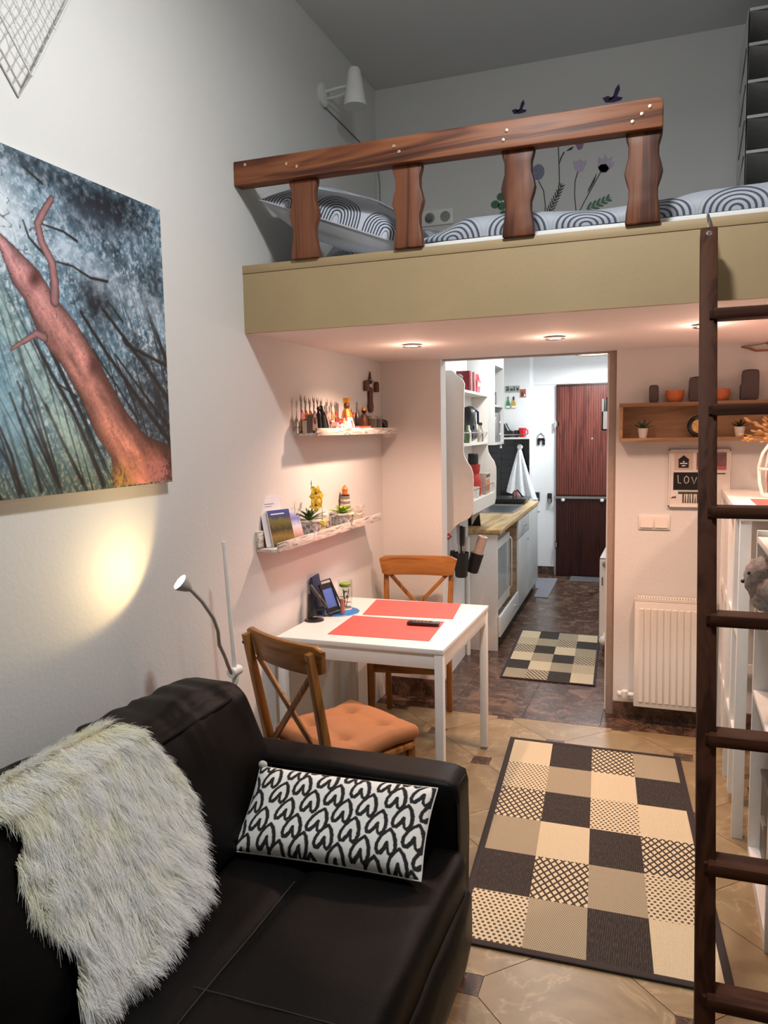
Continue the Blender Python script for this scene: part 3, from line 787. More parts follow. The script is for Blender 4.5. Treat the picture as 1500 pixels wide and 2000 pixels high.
# ------------------------------------------------------------------ clip lamp on its white pole behind the sofa
lp = thing('reading_lamp', 'white pole lamp with a lit gooseneck head behind the sofa back', 'lamp', (-1.52, 2.47, 0))
M_NECK = plain('grey_gooseneck', S(176, 172, 168), .45, 0.0)
obj('base', G().lathe([(.070, 0), (.074, .008), (.064, .018), (.012, .022)], (-1.535, 2.43, 0), 28), M_WHITE2, lp)
obj('pole', G().tube([(-1.535, 2.43, .02), (-1.515, 2.463, .72), (-1.515, 2.421, 1.233)], .0075, 12), M_WHITE2, lp)
obj('clamp', G().tube([(-1.515, 2.435, .738), (-1.515, 2.49, .738)], .019, 14).lathe([(.013, -.03), (.015, 0), (.013, .03)], (-1.515, 2.463, .722), 12), M_WHITE2, lp)
nk = obj('gooseneck', G().tube([(-1.505, 2.42, .745), (-1.49, 2.375, .79), (-1.47, 2.325, .84), (-1.45, 2.262, .90), (-1.435, 2.235, .955), (-1.425, 2.195, 1.01), (-1.42, 2.126, 1.081), (-1.42, 2.078, 1.122), (-1.42, 2.060, 1.136)], .0065, 10), M_NECK, lp)
hd = Vector((-1.420, 2.064, 1.133)); ax = Vector((-.42, -.55, .60)).normalized()
Q = ax.to_track_quat('Z', 'Y').to_matrix().to_4x4()
obj('head', G().lathe([(.008, 0), (.016, .012), (.026, .032), (.028, .044), (.026, .044), (.022, .036)], hd, 20, Q), M_NECK, lp)
obj('led_disc', G().lathe([(.0245, .041), (.018, .0425), (.0001, .043)], hd, 20, Q), emit('led_glow', (1, .86, .62, 1), 60), lp)
lamp('reading_lamp_light', 'SPOT', hd + ax * .050, 3.4, (1, .68, .29), aim=hd + ax * .05 + Vector((-.2, -.115, .125)), spot_size=math.radians(126), spot_blend=.25, shadow_soft_size=.012)

# ------------------------------------------------------------------ sheepskin over the sofa back
PR = [(-1.45, .80), (-1.405, .855), (-1.345, .870), (-1.285, .845), (-1.215, .72), (-1.135, .57), (-1.07, .475), (-.98, .458), (-.60, .452)]
PS = [0]
for a, b in zip(PR, PR[1:]): PS.append(PS[-1] + math.hypot(b[0] - a[0], b[1] - a[1]))
OUT = [(1.591, .152), (1.56, .076), (1.412, .09), (1.252, .098), (1.177, .091), (1.127, .178), (1.174, .221), (1.174, .27), (1.139, .296), (1.131, .359), (1.138, .419), (1.159, .467), (1.181, .504), (1.162, .549), (1.135, .581),
       (1.135, .615), (1.152, .645), (1.212, .641), (1.25, .637), (1.28, .655), (1.317, .648), (1.391, .622), (1.458, .612), (1.535, .60), (1.585, .578), (1.594, .548), (1.608, .503), (1.645, .449), (1.676, .39), (1.66, .314), (1.63, .244), (1.61, .183)]
def on_prof(y, s_):
    i = min(max(k for k in range(len(PS)) if PS[k] <= max(0, s_) + 1e-9), len(PR) - 2)
    t = (s_ - PS[i]) / (PS[i + 1] - PS[i]); a, b = PR[i], PR[i + 1]
    tx, tz = (b[0] - a[0]), (b[1] - a[1]); l = math.hypot(tx, tz)
    return Vector((a[0] + tx * t, y, a[1] + tz * t)), Vector((tx / l, 0, tz / l)), Vector((-tz / l, 0, tx / l))
def in_poly(p, poly):
    ins = False
    for i in range(len(poly)):
        (x1, y1), (x2, y2) = poly[i - 1], poly[i]
        if (y1 > p[1]) != (y2 > p[1]) and p[0] < (x2 - x1) * (p[1] - y1) / (y2 - y1) + x1: ins = not ins
    return ins
def sheepskin():
    t = thing('sheepskin', 'fluffy cream sheepskin draped over the black sofa back and seat', 'sheepskin', (-1.15, 1.40, .44))
    g = G(); N = 40; ids = {}
    cell = lambda i, j: (1.12 + .57 * i / N, .07 + .60 * j / N)
    for i in range(N):
        for j in range(N):
            c = cell(i + .5, j + .5)
            if not all(in_poly((c[0] + a_, c[1] + b_), OUT) for a_ in (-.02, .02) for b_ in (-.02, .02)): continue
            q = []
            for a, b in ((i, j), (i + 1, j), (i + 1, j + 1), (i, j + 1)):
                if (a, b) not in ids:
                    y, s_ = cell(a, b); p, tt, nn = on_prof(y, s_); ids[(a, b)] = len(g.v); g.v.append(tuple(p + nn * (.010 + .012 * noise.noise(Vector((y * 9, s_ * 9, 0))))))
                q.append(ids[(a, b)])
            g.f.append(tuple(q))
    M_F = Mat('cream_fleece', rough=.75); a = M_F.n('VertexColor', layer_name='paint'); M_F.color(a.outputs[0])
    tr_ = M_F.n('BsdfTranslucent'); M_F.nt.links.new(a.outputs[0], tr_.inputs[0]); mx = M_F.n('MixShader'); mx.inputs[0].default_value = .38
    M_F.nt.links.new(M_F.b.outputs[0], mx.inputs[1]); M_F.nt.links.new(tr_.outputs[0], mx.inputs[2])
    M_F.nt.links.new(mx.outputs[0], M_F.nt.nodes['Material Output'].inputs[0])
    obj('hide', g, plain('cream_hide', S(236, 230, 218), .9), t, smooth=80)
    vs, fs, cs = [], [], []
    r = random.Random(3); cnt = 0
    while cnt < 46000:
        y, s_ = r.uniform(1.11, 1.69), r.uniform(.065, .665)
        if not in_poly((y, s_), OUT): continue
        cnt += 1
        p, tt, nn = on_prof(y, s_)
        ky, ks = round(y * 70 + noise.noise(Vector((y * 30, s_ * 30, 9))) * 1.5) / 70, round(s_ * 70 + noise.noise(Vector((y * 30, s_ * 30, 5))) * 1.5) / 70   # lock centre
        q = noise.noise_vector(Vector((ky * 31, ks * 31, 1.7))); q2 = noise.noise_vector(Vector((y * 7, s_ * 7, 4.1)))
        flow = Vector((0, (y - 1.43) * 1.6 - .25 + q2.x * .8, 0)) + tt * (.75 + q2.y * .5 + (s_ - .35) * .6)
        d = (nn * (.78 + .2 * q.z) + flow * .62 + Vector((q.x, q.y, q.z)) * .35 + Vector((r.uniform(-.22, .22), r.uniform(-.22, .22), r.uniform(-.22, .22)))).normalized()
        Ln = (.040 + .016 * (s_ > .45)) * r.uniform(.7, 1.2) * (1 + .3 * q.x)
        lock = Vector((0, ky - y, 0)) * .6 + tt * (ks - s_) * .6
        side = d.cross(nn + Vector((r.uniform(-.5, .5), r.uniform(-.5, .5), r.uniform(-.5, .5)))).normalized() * .00062
        b = p + nn * .006; o = len(vs); curl = r.uniform(-1, 1) * .004
        for k in range(5):
            u = k / 4
            c = b + d * (Ln * u) + lock * (u * u) + tt * (.016 * u * u) - nn * (.014 * u * u) + side.normalized() * (curl * math.sin(u * 5)) + Vector((0, 0, -.006 * u * u))
            ww = side * (1.25 - u * .95); vs += [c - ww, c + ww]
            n_ = noise.noise(Vector((y * 11, s_ * 11, 2)))
            base = Vector((.92, .83, .75)).lerp(Vector((.93, .82, .66)), max(0, min(1, n_ * 1.6 + .1 - (s_ - .3) * 1.5)))
            if r.random() < .0: pass
            kk = (.86 + .24 * u) * (1 + .08 * q.y)
            cs += [tuple(min(.95, x * kk * 1.22) for x in base)] * 2
            if k < 4: fs.append((o + 2 * k, o + 2 * k + 1, o + 2 * k + 3, o + 2 * k + 2))
    g2 = G(); g2.v, g2.f = [tuple(v) for v in vs], fs
    f = obj('fleece', g2, M_F.m, t, smooth=80, kind='stuff'); vcol(f, np.array(cs))
sheepskin()

# ------------------------------------------------------------------ cushion with brushed hearts
def heart_cushion():
    t = thing('heart_cushion', 'white rectangular cushion printed with black brushed hearts on the sofa', 'cushion', (-.865, 1.885, .445), 0)
    wdt, hgt, th = .545, .300, .100
    a = Vector((-1.125, 1.795, .452)); b = Vector((-.600, 1.822, .450)); c = Vector((-1.125, 1.985, .615)); d_ = Vector((-.604, 2.012, .615))
    ex = (b - a).normalized(); ez = ((c - a) + (d_ - b)).normalized(); ez = (ez - ex * ez.dot(ex)).normalized(); en = ez.cross(ex)
    en = -en if en.y > 0 else en
    O_ = (a + b + c + d_) / 4
    hh = ((c - a).length + (d_ - b).length) / 2
    def pt(u, v, side):
        x, y = 2 * u - 1, 2 * v - 1
        ed = max(0, 1 - x ** 4) ** .55 * max(0, 1 - y ** 4) ** .55
        wv = .004 * noise.noise(Vector((u * 7, v * 4, side * 3 + 2))) * ed
        pin = 1 - .035 * (1 - abs(y)) * abs(x) ** 3 * 0
        px = x * wdt / 2 * (1 - .035 * (1 - y * y)); py = y * hh / 2 * (1 - .045 * (1 - x * x))
        return O_ + ex * px + ez * py + en * (side * (th / 2 * ed) + wv + .012)
    nu, nv = 330, 176
    g = G().surf(lambda u, v: pt(u, v, 1), nu, nv)
    U, V = np.meshgrid(np.arange(nu + 1) / nu, np.arange(nv + 1) / nv); U, V = U.ravel(), V.ravel()
    x = U * wdt; y = V * hh * 1.08
    # inverted hearts on a half-drop repeat, drawn as strokes
    best = np.full(len(x), 9.0); lw = np.full(len(x), .0042)
    TT = np.linspace(0, 1, 11)
    pl = [(0, .003), (-.004, -.012), (-.010, -.0225), (-.017, -.023), (-.022, -.015), (-.0225, -.002), (-.018, .014), (-.009, .028), (.0, .037)]
    pr = [(0, .037), (.010, .027), (.018, .011), (.0215, -.005), (.020, -.017), (.014, -.024), (.008, -.020), (.004, -.010), (0, .004)]
    r = random.Random(5)
    for ci in range(-6, 16):
        for cj in range(-6, 14):
            cx = .030 + ci * .0700 - cj * .0345; cy = .004 + ci * .0330 + cj * .0500
            if not (-.08 < cx < wdt + .08 and -.08 < cy < .42): continue
            jx, jy = r.uniform(-.003, .003), r.uniform(-.003, .003); sc = r.uniform(1.10, 1.20); sk = r.uniform(-.1, .15) + .10
            near = np.abs(x - cx) + np.abs(y - cy) < .11
            if not near.any(): continue
            xs, ys = x[near], y[near]; dm = np.full(len(xs), 9.0)
            for pth in (pl, pr):
                q = [(cx + jx + (px + sk * py) * sc, cy + jy + py * sc) for px, py in pth]
                for (ax, ay), (bx, by), wgt in zip(q, q[1:], [1, 1.15, 1.1, 1, .95, .9, .85, .85]):
                    dx, dy = bx - ax, by - ay
                    tt = np.clip(((xs - ax) * dx + (ys - ay) * dy) / (dx * dx + dy * dy + 1e-12), 0, 1)
                    dm = np.minimum(dm, np.hypot(xs - ax - tt * dx, ys - ay - tt * dy) / wgt)
            best[near] = np.minimum(best[near], dm)
    rag = vnoise(x * 260, y * 260, 4, 2)
    ink = np.clip((.0056 + .0018 * (rag - .5) - best) / .0010, 0, 1)[:, None]
    cols = np.array([.84, .83, .80])[None] * (1 - ink) + np.array([.012, .012, .013])[None] * ink
    f = obj('front', g, painted('heart_print', .9, .15, 700), t, smooth=80); vcol(f, cols)
    obj('rear', G().surf(lambda u, v: pt(1 - u, v, -1), 40, 24), plain('white_cotton', (.66, .65, .62, 1), .9), t, smooth=80)
    rim = [pt(u, v, 0) for u, v in [(i / 20, 0) for i in range(20)] + [(1, i / 12) for i in range(12)] + [(1 - i / 20, 1) for i in range(20)] + [(0, 1 - i / 12) for i in range(13)]]
    obj('seam', G().tube(rim, .0028, 6), plain('white_cotton_seam', (.62, .61, .58, 1), .9), t, smooth=80)
    obj('corner_tab', G().ball(pt(0, 1, 0) + Vector((.008, 0, .006)), (.015, .010, .013), 10, 8), plain('pale_tab', (.60, .58, .54, 1), .9), t)
heart_cushion()

# ------------------------------------------------------------------ picture ledges on the left wall
def white_washed():
    m = Mat('whitewashed_wood', rough=.6); v = m.co('Object', (60, 7, 60)); n = m.noise(v, 1, 5, .7, 1)
    m.color(m.ramp(n, [(.36, S(112, 98, 88)), (.46, S(196, 186, 176)), (.6, S(226, 220, 212))])); m.bump(n, .2, .002); return m.m
M_WW = white_washed()
def ledge(nm, y0, y1, zb, dep, lip, back):
    t = thing('wall_ledge', nm, 'shelf', (LX, (y0 + y1) / 2, zb), 0, 'whitewashed wall ledges')
    obj('board', G().box(LX + .0145, y0, zb, LX + dep - .012, y1, zb + .012), M_WW, t, bevel=.001)
    obj('back_strip', G().box(LX, y0, zb, LX + .014, y1, zb + back), M_WW, t, bevel=.001)
    obj('lip', G().box(LX + dep - .012, y0, zb, LX + dep, y1, zb + lip), M_WW, t, bevel=.001)
ledge('upper whitewashed ledge crowded with souvenirs on the left wall', 3.241, 4.345, 1.606, .122, .034, .066)
ledge('lower whitewashed ledge with brochures and plants above the dining table', 2.861, 4.075, 1.124, .112, .040, .085)

# --- souvenirs on the upper ledge
ZU = 1.6185
M_BRN = plain('brown_varnish', S(92, 52, 32), .4); M_ORG = plain('orange_enamel', S(214, 120, 52), .4); M_GOLD = plain('old_gold', S(196, 140, 58), .35, .6)
M_PINK = plain('pink_enamel', S(214, 140, 140), .4); M_RED = plain('red_enamel', S(180, 52, 42), .4); M_STONE = plain('grey_stone', S(120, 106, 98), .8, bump=.3, bscale=120)
M_TIN = plain('tarnished_tin', S(140, 132, 122), .4, .7); M_DKB = plain('dark_bronze', S(48, 34, 28), .35, .5); M_CRM = plain('cream_enamel', S(226, 212, 194), .4)
def one(name, label, cat, parts, loc, group=None):
    """a thing at loc made of (part name, geometry, material), local coordinates"""
    if len(parts) == 1:
        o = obj(name, parts[0][1], parts[0][2], local=True, label=label, cat=cat, group=group); o.location = loc; FR[o.name] = Matrix.Translation(loc); return o
    t = thing(name, label, cat, loc, 0, group)
    for n_, g_, m_ in parts: obj(n_, g_, m_, t, local=True)
    return t
sp_y = (3.262, 3.305, 3.352, 3.398, 3.440, 3.482, 3.548, 3.602, 3.650)
sp_m = (M_PINK, M_ORG, M_ORG, M_RED, M_ORG, M_GOLD, M_PINK, M_ORG, M_RED)
wds = ('nearest', 'second', 'third', 'fourth', 'fifth', 'sixth', 'seventh', 'eighth', 'farthest')
for i, (y, m_) in enumerate(zip(sp_y, sp_m)):
    hz = .172 - .004 * (i % 3) - (.012 if i > 5 else 0)
    one('souvenir_spoon', wds[i] + ' of the upright souvenir spoons along the wall on the upper ledge', 'spoon',
        [('handle', G().tube([(0, 0, 0), (0, 0, hz - .03)], [.0045, .003], 8), M_TIN), ('bowl', G().ball((0, 0, hz - .014), (.005, .0105, .018), 10, 8), M_TIN),
         ('emblem', G().prism([(.004, -.014, .06), (.004, .014, .06), (.004, .018, .085), (.004, 0, .105), (.004, -.018, .085)], (.004, 0, 0)), m_),
         ('stand', G().lathe([(.013, 0), (.012, .006), (.005, .010)], n=10), M_BRN)], (LX + .034, y, ZU), 'souvenir spoons on the upper ledge')
one('white_block', 'small cream block at the near end of the upper ledge', 'ornament', [('block', G().box(-.014, -.014, 0, .014, .014, .058), M_CRM), ('cap', G().box(-.011, -.011, .058, .011, .011, .064), M_STONE)], (LX + .060, 3.262, ZU))
hs = lambda w_, h_, d_: G().prism([(x * w_, -d_ / 2, z * h_) for x, z in ((-.5, 0), (-.52, .35), (-.45, .7), (-.28, .93), (0, 1), (.28, .93), (.45, .7), (.52, .35), (.5, 0))], (0, d_, 0)).tf(Matrix.Rotation(PI / 2, 4, 'Z'))
one('stone_figure', 'grey rounded stone figure near the left end of the upper ledge', 'figurine', [('body', hs(.052, .088, .03), M_STONE), ('niche', G().ball((.016, 0, .060), (.004, .014, .020), 10, 8), M_BRN)], (LX + .085, 3.268, ZU))
one('black_figure', 'slim black figurine between the grey stone and the taller black one', 'figurine', [('body', G().lathe([(.012, 0), (.014, .03), (.010, .07), (.012, .085), (.007, .10), (.001, .106)], n=12), M_BLACK), ('head', G().ball((0, 0, .112), .010, 10, 8), M_BLACK)], (LX + .088, 3.335, ZU))
one('black_figure', 'taller hooded black figurine on the upper ledge', 'figurine', [('body', G().lathe([(.034, 0), (.030, .03), (.026, .07), (.020, .105), (.010, .126), (.001, .130)], n=14), M_BLACK), ('sash', G().tube([(.020, -.012, .10), (.030, .002, .05), (.034, .010, .01)], .003, 6), M_GREY)], (LX + .080, 3.385, ZU))
one('glass_bell', 'clear glass bell with pink flowers beside the black figurine', 'ornament', [('bell', G().lathe([(.022, 0), (.021, .02), (.012, .05), (.004, .062), (.006, .07), (.001, .075)], n=16), M_GLASS), ('blossom', G().ball((.012, 0, .05), .008, 8, 6), M_PINK)], (LX + .078, 3.470, ZU))
one('shell_house', 'small shell house ornament on the upper ledge', 'ornament', [('wall', G().box(-.016, -.020, 0, .016, .020, .030), M_CRM), ('roof', G().prism([(-.02, -.026, .03), (-.02, .026, .03), (-.02, 0, .052)], (.04, 0, 0)), M_PINK), ('door', G().box(.016, -.006, 0, .018, .006, .018), M_BRN)], (LX + .080, 3.535, ZU))
one('desk_clock', 'little round white clock with blue face on the upper ledge', 'clock', [('case', G().lathe([(.020, 0), (.021, .008), (.018, .012)], (0, 0, .024), 18, Matrix.Rotation(PI / 2, 4, 'Y')), M_CERAM), ('face', G().lathe([(.013, .0122), (.0001, .013)], (0, 0, .024), 16, Matrix.Rotation(PI / 2, 4, 'Y')), plain('blue_dial', S(120, 132, 168), .4)), ('foot', G().box(0, -.010, 0, .012, .010, .006), M_TIN)], (LX + .085, 3.605, ZU))
one('red_bird', 'small red carved bird left of the crowned puppet', 'figurine', [('body', G().ball((0, 0, .050), (.012, .022, .014), 12, 8), M_RED), ('head', G().ball((0, .018, .064), .009, 10, 6), M_RED), ('wing', G().leaf((0, -.006, .056), (-.1, -.7, .6), .05, .018, (1, 0, 0)), M_BRN), ('stand', G().tube([(0, 0, .006), (0, 0, .04)], .003, 6).lathe([(.016, 0), (.014, .006)], n=12), M_BRN)], (LX + .060, 3.655, ZU))
one('crowned_puppet', 'cream puppet with gold crown and collar, centre of the upper ledge', 'figurine',
    [('robe', G().lathe([(.046, 0), (.040, .03), (.028, .075), (.018, .10)], n=16), M_CRM), ('collar', G().lathe([(.030, .078), (.026, .10), (.014, .122)], n=10), M_GOLD), ('head', G().ball((0, 0, .137), (.016, .016, .020), 12, 8), M_BRN),
     ('crown', G().lathe([(.017, .150), (.021, .176), (.019, .176), (.015, .152)], n=8), M_GOLD), ('arm', G().tube([(.0, -.018, .105), (.014, -.045, .08), (.02, -.05, .06)], .006, 8), M_RED), ('arm', G().tube([(0, .018, .105), (.014, .045, .085), (.02, .052, .10)], .006, 8), M_RED),
     ('trim', G().tube([(.030, -.012, .06), (.042, -.012, .01)], .003, 6), M_BRN), ('trim', G().tube([(.026, .016, .07), (.040, .022, .01)], .003, 6), M_BRN)], (LX + .062, 3.735, ZU))
one('wooden_dagger', 'small brown wooden paddle propped right of the crowned puppet', 'ornament', [('blade', G().leaf((0, 0, .01), (-.15, .25, 1), .12, .03, (1, 0, 0), .05), M_BRN), ('foot', G().box(-.012, -.012, 0, .012, .012, .012), M_BRN)], (LX + .055, 3.835, ZU))
one('bronze_spire', 'thin dark spire ornament behind the pink dish', 'ornament', [('base', G().lathe([(.022, 0), (.020, .03), (.014, .032)], n=12), M_PINK), ('tower', G().lathe([(.014, .032), (.016, .07), (.012, .09), (.005, .11), (.0035, .155), (.001, .16)], n=10), M_DKB)], (LX + .050, 3.905, ZU))
one('glass_dish', 'shallow pink glass dish in front of the spire', 'dish', [('bowl', G().lathe([(.020, 0), (.038, .014), (.044, .030), (.041, .030), (.034, .014), (.001, .006)], n=20), plain('pink_glass', S(206, 120, 108), .15)), ('rim', G().lathe([(.043, .030), (.045, .032), (.042, .033)], n=20), M_GOLD)], (LX + .072, 3.935, ZU))
one('toy_figure', 'brown carved idol with gold cap standing in front of the wall', 'figurine', [('body', G().lathe([(.024, 0), (.026, .05), (.020, .085), (.012, .10)], n=12), M_BRN), ('head', G().ball((0, 0, .115), .015, 10, 8), M_DKB), ('cap', G().lathe([(.016, .118), (.010, .136), (.001, .14)], n=10), M_GOLD)], (LX + .040, 4.03, ZU))
for y, lb in ((4.065, 'first dark steel tumbler at the far end of the upper ledge'), (4.155, 'second dark steel tumbler next to the black stone')):
    one('tumbler', lb, 'cup', [('cup', G().lathe([(.026, 0), (.029, .075), (.026, .075), (.023, .006)], n=18), plain('smoked_steel', S(104, 96, 84), .25, .6)), ('rim', G().lathe([(.0295, .072), (.030, .088), (.027, .088), (.026, .074)], n=18), M_TIN)], (LX + .072, y, ZU))
one('black_stone', 'rough black stone at the far end of the upper ledge', 'stone', [('stone', rbox(0, 0, .038, .04, .07, .076, .03, 6, wr=.012, ws=25, fn=lambda q, p: Vector((q.x, q.y * (1.05 - .5 * max(0, p[2])) + .012 * -p[2], q.z))), M_BLACK)], (LX + .075, 4.250, ZU))
# carved ornament hanging on the wall above the ledge's far end
tz = lambda p: [(LX + .004, y, z) for y, z in p]
tt_ = thing('carved_wall_ornament', 'dark carved wooden ornament with side tassels hanging above the upper ledge', 'wall ornament', (LX, 4.215, 1.78))
obj('shaft', G().prism(tz([(4.195, 1.868), (4.188, 1.85), (4.190, 1.79), (4.178, 1.765), (4.190, 1.735), (4.215, 1.728), (4.240, 1.735), (4.252, 1.765), (4.240, 1.79), (4.242, 1.85), (4.235, 1.868), (4.215, 1.875)]), (.012, 0, 0)), M_BRN, tt_, bevel=.002)
obj('finial', G().prism(tz([(4.200, 1.918), (4.230, 1.918), (4.220, 1.935), (4.215, 1.960), (4.210, 1.935)]), (.010, 0, 0)), M_BRN, tt_)
obj('crown_piece', G().prism(tz([(4.185, 1.912), (4.245, 1.912), (4.225, 1.892), (4.205, 1.892)]), (.010, 0, 0)), M_DKB, tt_)
obj('cord', G().tube([(LX + .006, 4.215, 1.965), (LX + .006, 4.215, 1.868)], .002, 6), M_TIN, tt_)
for y in (4.135, 4.295):
    obj('tassel', G().lathe([(.014, -.03), (.017, -.02), (.016, .02), (.010, .03)], (LX + .018, y, 1.878), 10), M_BRN, tt_)
    obj('tassel_cord', G().tube([(LX + .012, y, 1.905), (LX + .008, 4.215, 1.918)], .0015, 5), M_TIN, tt_)

# --- brochures, plants and ornaments on the lower ledge
ZB = 1.1365
def brochure(label, y, wd_, ht, th, rz, lean, stops, spine, x=.062, extra=None):
    t = thing('brochure', label, 'brochure', (LX + x, y, ZB + .001), rz, 'brochures on the lower ledge')
    R_ = Matrix.Rotation(-lean, 4, 'Y')
    obj('pages', G().box(-th, -wd_ / 2, 0, 0, wd_ / 2, ht).tf(R_), plain('paper', S(232, 226, 218), .6), t, local=True)
    m = Mat('brochure_cover', rough=.3); v = m.co('Object'); x_, y_, z_ = m.xyz(v); n = m.noise(v, 26, 4, .6, 1)
    f = z_ * (1 / ht) + n * .35 - .17; m.color(m.ramp(f, stops))
    cv = obj('cover', G().box(.0002, -wd_ / 2, 0, .0012, wd_ / 2, ht).tf(R_), m.m, t, local=True)
    if spine: obj('spine', G().box(-th, -wd_ / 2 - .0012, 0, .001, -wd_ / 2, ht).tf(R_), spine, t, local=True)
    if extra:
        for nm, b, mm in extra: obj(nm, G().box(*b).tf(R_), mm, t, local=True)
M_SPD = plain('dark_spine', S(58, 44, 42), .5); M_SPW = plain('pale_spine', S(206, 200, 196), .5); M_INK = plain('grey_ink', S(150, 150, 170), .5); M_PWHITE = plain('white_print', S(236, 234, 236), .5)
brochure('tall white brochure standing at the back of the stack on the lower ledge', 2.955, .118, .215, .012, math.radians(-22), .24, [(0, S(240, 232, 228)), (1, S(232, 226, 232))], M_SPD, .052,
         [('print_line', (.0013, -.03, .182, .0016, .022, .186), M_INK), ('print_line', (.0013, -.03, .172, .0016, .008, .175), M_INK)])
brochure('travel brochure with blue top and mountain photo in front of the stack', 2.975, .122, .158, .008, math.radians(-22), .26, [(0, S(60, 66, 36)), (.25, S(150, 120, 60)), (.45, S(60, 58, 40)), (.68, S(120, 110, 52)), (.8, S(58, 70, 110)), (.9, S(56, 80, 152))], M_SPW, .078,
         [('print_line', (.0013, -.045, .138, .0016, .030, .143), M_PWHITE)])
brochure('small pale blue brochure leaning right of the stack on the lower ledge', 3.105, .085, .118, .005, math.radians(-16), .30, [(0, S(120, 90, 90)), (.35, S(216, 176, 166)), (.6, S(214, 212, 224)), (.85, S(120, 126, 190)), (1, S(150, 156, 205))], M_SPD, .080)
brochure('second small brochure tucked behind the pale blue one', 3.095, .085, .130, .005, math.radians(-16), .26, [(0, S(190, 186, 200)), (.9, S(150, 150, 205)), (1, S(190, 190, 220))], None, .064)
def stone_pot(name, label, loc, r, hgt, leaves, rz=0.3, extra=()):
    m = Mat('patterned_cement', rough=.6); v = m.co('Object')
    e = m.voro(v, 42, 'DISTANCE_TO_EDGE'); e2 = m.voro(v, 42, 'F1', 0)
    m.color(m.mix(e.lt(.06), m.ramp(e2, [(.2, S(122, 120, 128)), (.5, S(176, 172, 172)), (.8, S(150, 148, 156))]), S(226, 220, 214)))
    m.bump(e.min(.08), .5, .003)
    t = thing(name, label, 'potted plant', loc, rz, 'patterned pots on the lower ledge')
    obj('pot', G().lathe([(r * .78, 0), (r, hgt), (r * .93, hgt), (r * .85, hgt * .8), (.001, hgt * .78)], n=8), m.m, t, local=True, smooth=15)
    obj('rim', G().lathe([(r * 1.0, hgt - .008), (r * 1.04, hgt - .006), (r * 1.04, hgt + .001), (r * .93, hgt + .001)], n=8), M_CERAM, t, local=True, smooth=15)
    obj('soil', G().lathe([(r * .9, hgt - .012), (.001, hgt - .006)], n=12), plain('potting_soil', S(46, 34, 26), .95), t, local=True)
    R2 = random.Random(int(loc[1] * 1000))
    for (n, L_, wl, el, mt, z_) in leaves:
        for k in range(n):
            an = 2 * PI * k / n + R2.uniform(-.25, .25) + z_ * 40; e_ = el + R2.uniform(-.12, .12)
            d = (math.cos(an) * math.cos(e_), math.sin(an) * math.cos(e_), math.sin(e_))
            obj('leaf', G().leaf((d[0] * .006, d[1] * .006, hgt + z_ - .006), d, L_ * R2.uniform(.85, 1.1), wl, (0, 0, 1), .25, 4), mt, t, local=True, smooth=60)
    for nm, g_, m_ in extra: obj(nm, g_, m_, t, local=True)
    return t
LEAF1 = plain('aloe_green', S(74, 98, 58), .45, var=.2, scale=40); LEAF2 = plain('lime_green', S(140, 170, 66), .45, var=.2, scale=40); LEAF3 = plain('pale_leaf_edge', S(150, 158, 112), .5, var=.2)
YEL = plain('yellow_petal', S(232, 200, 70), .5, var=.1); ORC = plain('orchid_heart', S(140, 84, 36), .5); BUD = plain('dark_bud', S(58, 62, 40), .5)
ex = [('stem', G().tube([(.01, .0, .08), (.012, .018, .14), (.01, .034, .19), (.012, .040, .235)], .0022, 6), LEAF1)]
for (y, z, s_) in ((.018, .150, .036), (.058, .176, .040), (.022, .206, .036)):
    for k in range(5):
        an = 2 * PI * k / 5 + y * 50
        c_, s2 = math.cos(an), math.sin(an); ex.append(('petal', G().leaf((.030, y, z), (c_ * .8 + .2, c_ * .6 - .25, s2), s_, s_ * .8, (.6, -.8, 0), .3, 4), YEL))
    ex.append(('flower_heart', G().ball((.034, y - .006, z), .0065, 8, 6), ORC))
for (y, z) in ((.085, .222), (.078, .155), (.070, .142)): ex.append(("bud", G().ball((.012, y, z), (.009, .012, .009), 8, 6).tube([(.012, y, z), (.012, .036, z - .02)], .0015, 5), BUD))
ex.append(('twig', G().tube([(.01, .038, .22), (.01, .036, .262)], .0015, 5).tube([(.01, .037, .24), (.01, .008, .252)], .0012, 5).tube([(.01, .05, .18), (.01, .11, .188)], .0012, 5), BUD))
stone_pot('potted_orchid', 'grey patterned pot with aloe rosette and yellow orchid on the lower ledge', (LX + .066, 3.245, ZB), .056, .082,
          [(12, .082, .016, .22, LEAF3, 0), (11, .082, .018, .62, LEAF1, .004), (7, .074, .018, 1.05, LEAF1, .008)], .3, ex)
stone_pot('potted_succulent', 'grey patterned pot with a lime green succulent on the lower ledge', (LX + .064, 3.640, ZB), .062, .072,
          [(13, .070, .024, .12, LEAF2, 0), (11, .064, .024, .5, LEAF2, .004), (8, .050, .022, .9, LEAF2, .010)], .1)
t = thing('tulip_ornament', 'yellow tulip with one green leaf beside the orchid pot', 'ornament', (LX + .070, 3.375, ZB))
obj('leaf', G().leaf((-.004, -.008, .02), (0, .35, 1), .11, .022, (1, 0, 0), .05), LEAF3, t, local=True, smooth=60)
obj('bloom', G().lathe([(.004, .03), (.014, .038), (.016, .05), (.012, .062), (.009, .064)], (0, .018, 0), 10), YEL, t, local=True)
obj('cup', G().lathe([(.014, 0), (.018, .028), (.015, .028), (.012, .004)], n=14), M_CRM, t, local=True)
one('flat_stone', 'stack of two flat grey stones by the edge of the lower ledge', 'stone', [('lower_stone', rbox(0, 0, .007, .044, .075, .014, .007, 6, wr=.003, ws=30), M_STONE), ('upper_stone', rbox(0, -.004, .0195, .036, .060, .011, .0055, 6, wr=.003, ws=30), M_STONE)], (LX + .072, 3.485, ZB))
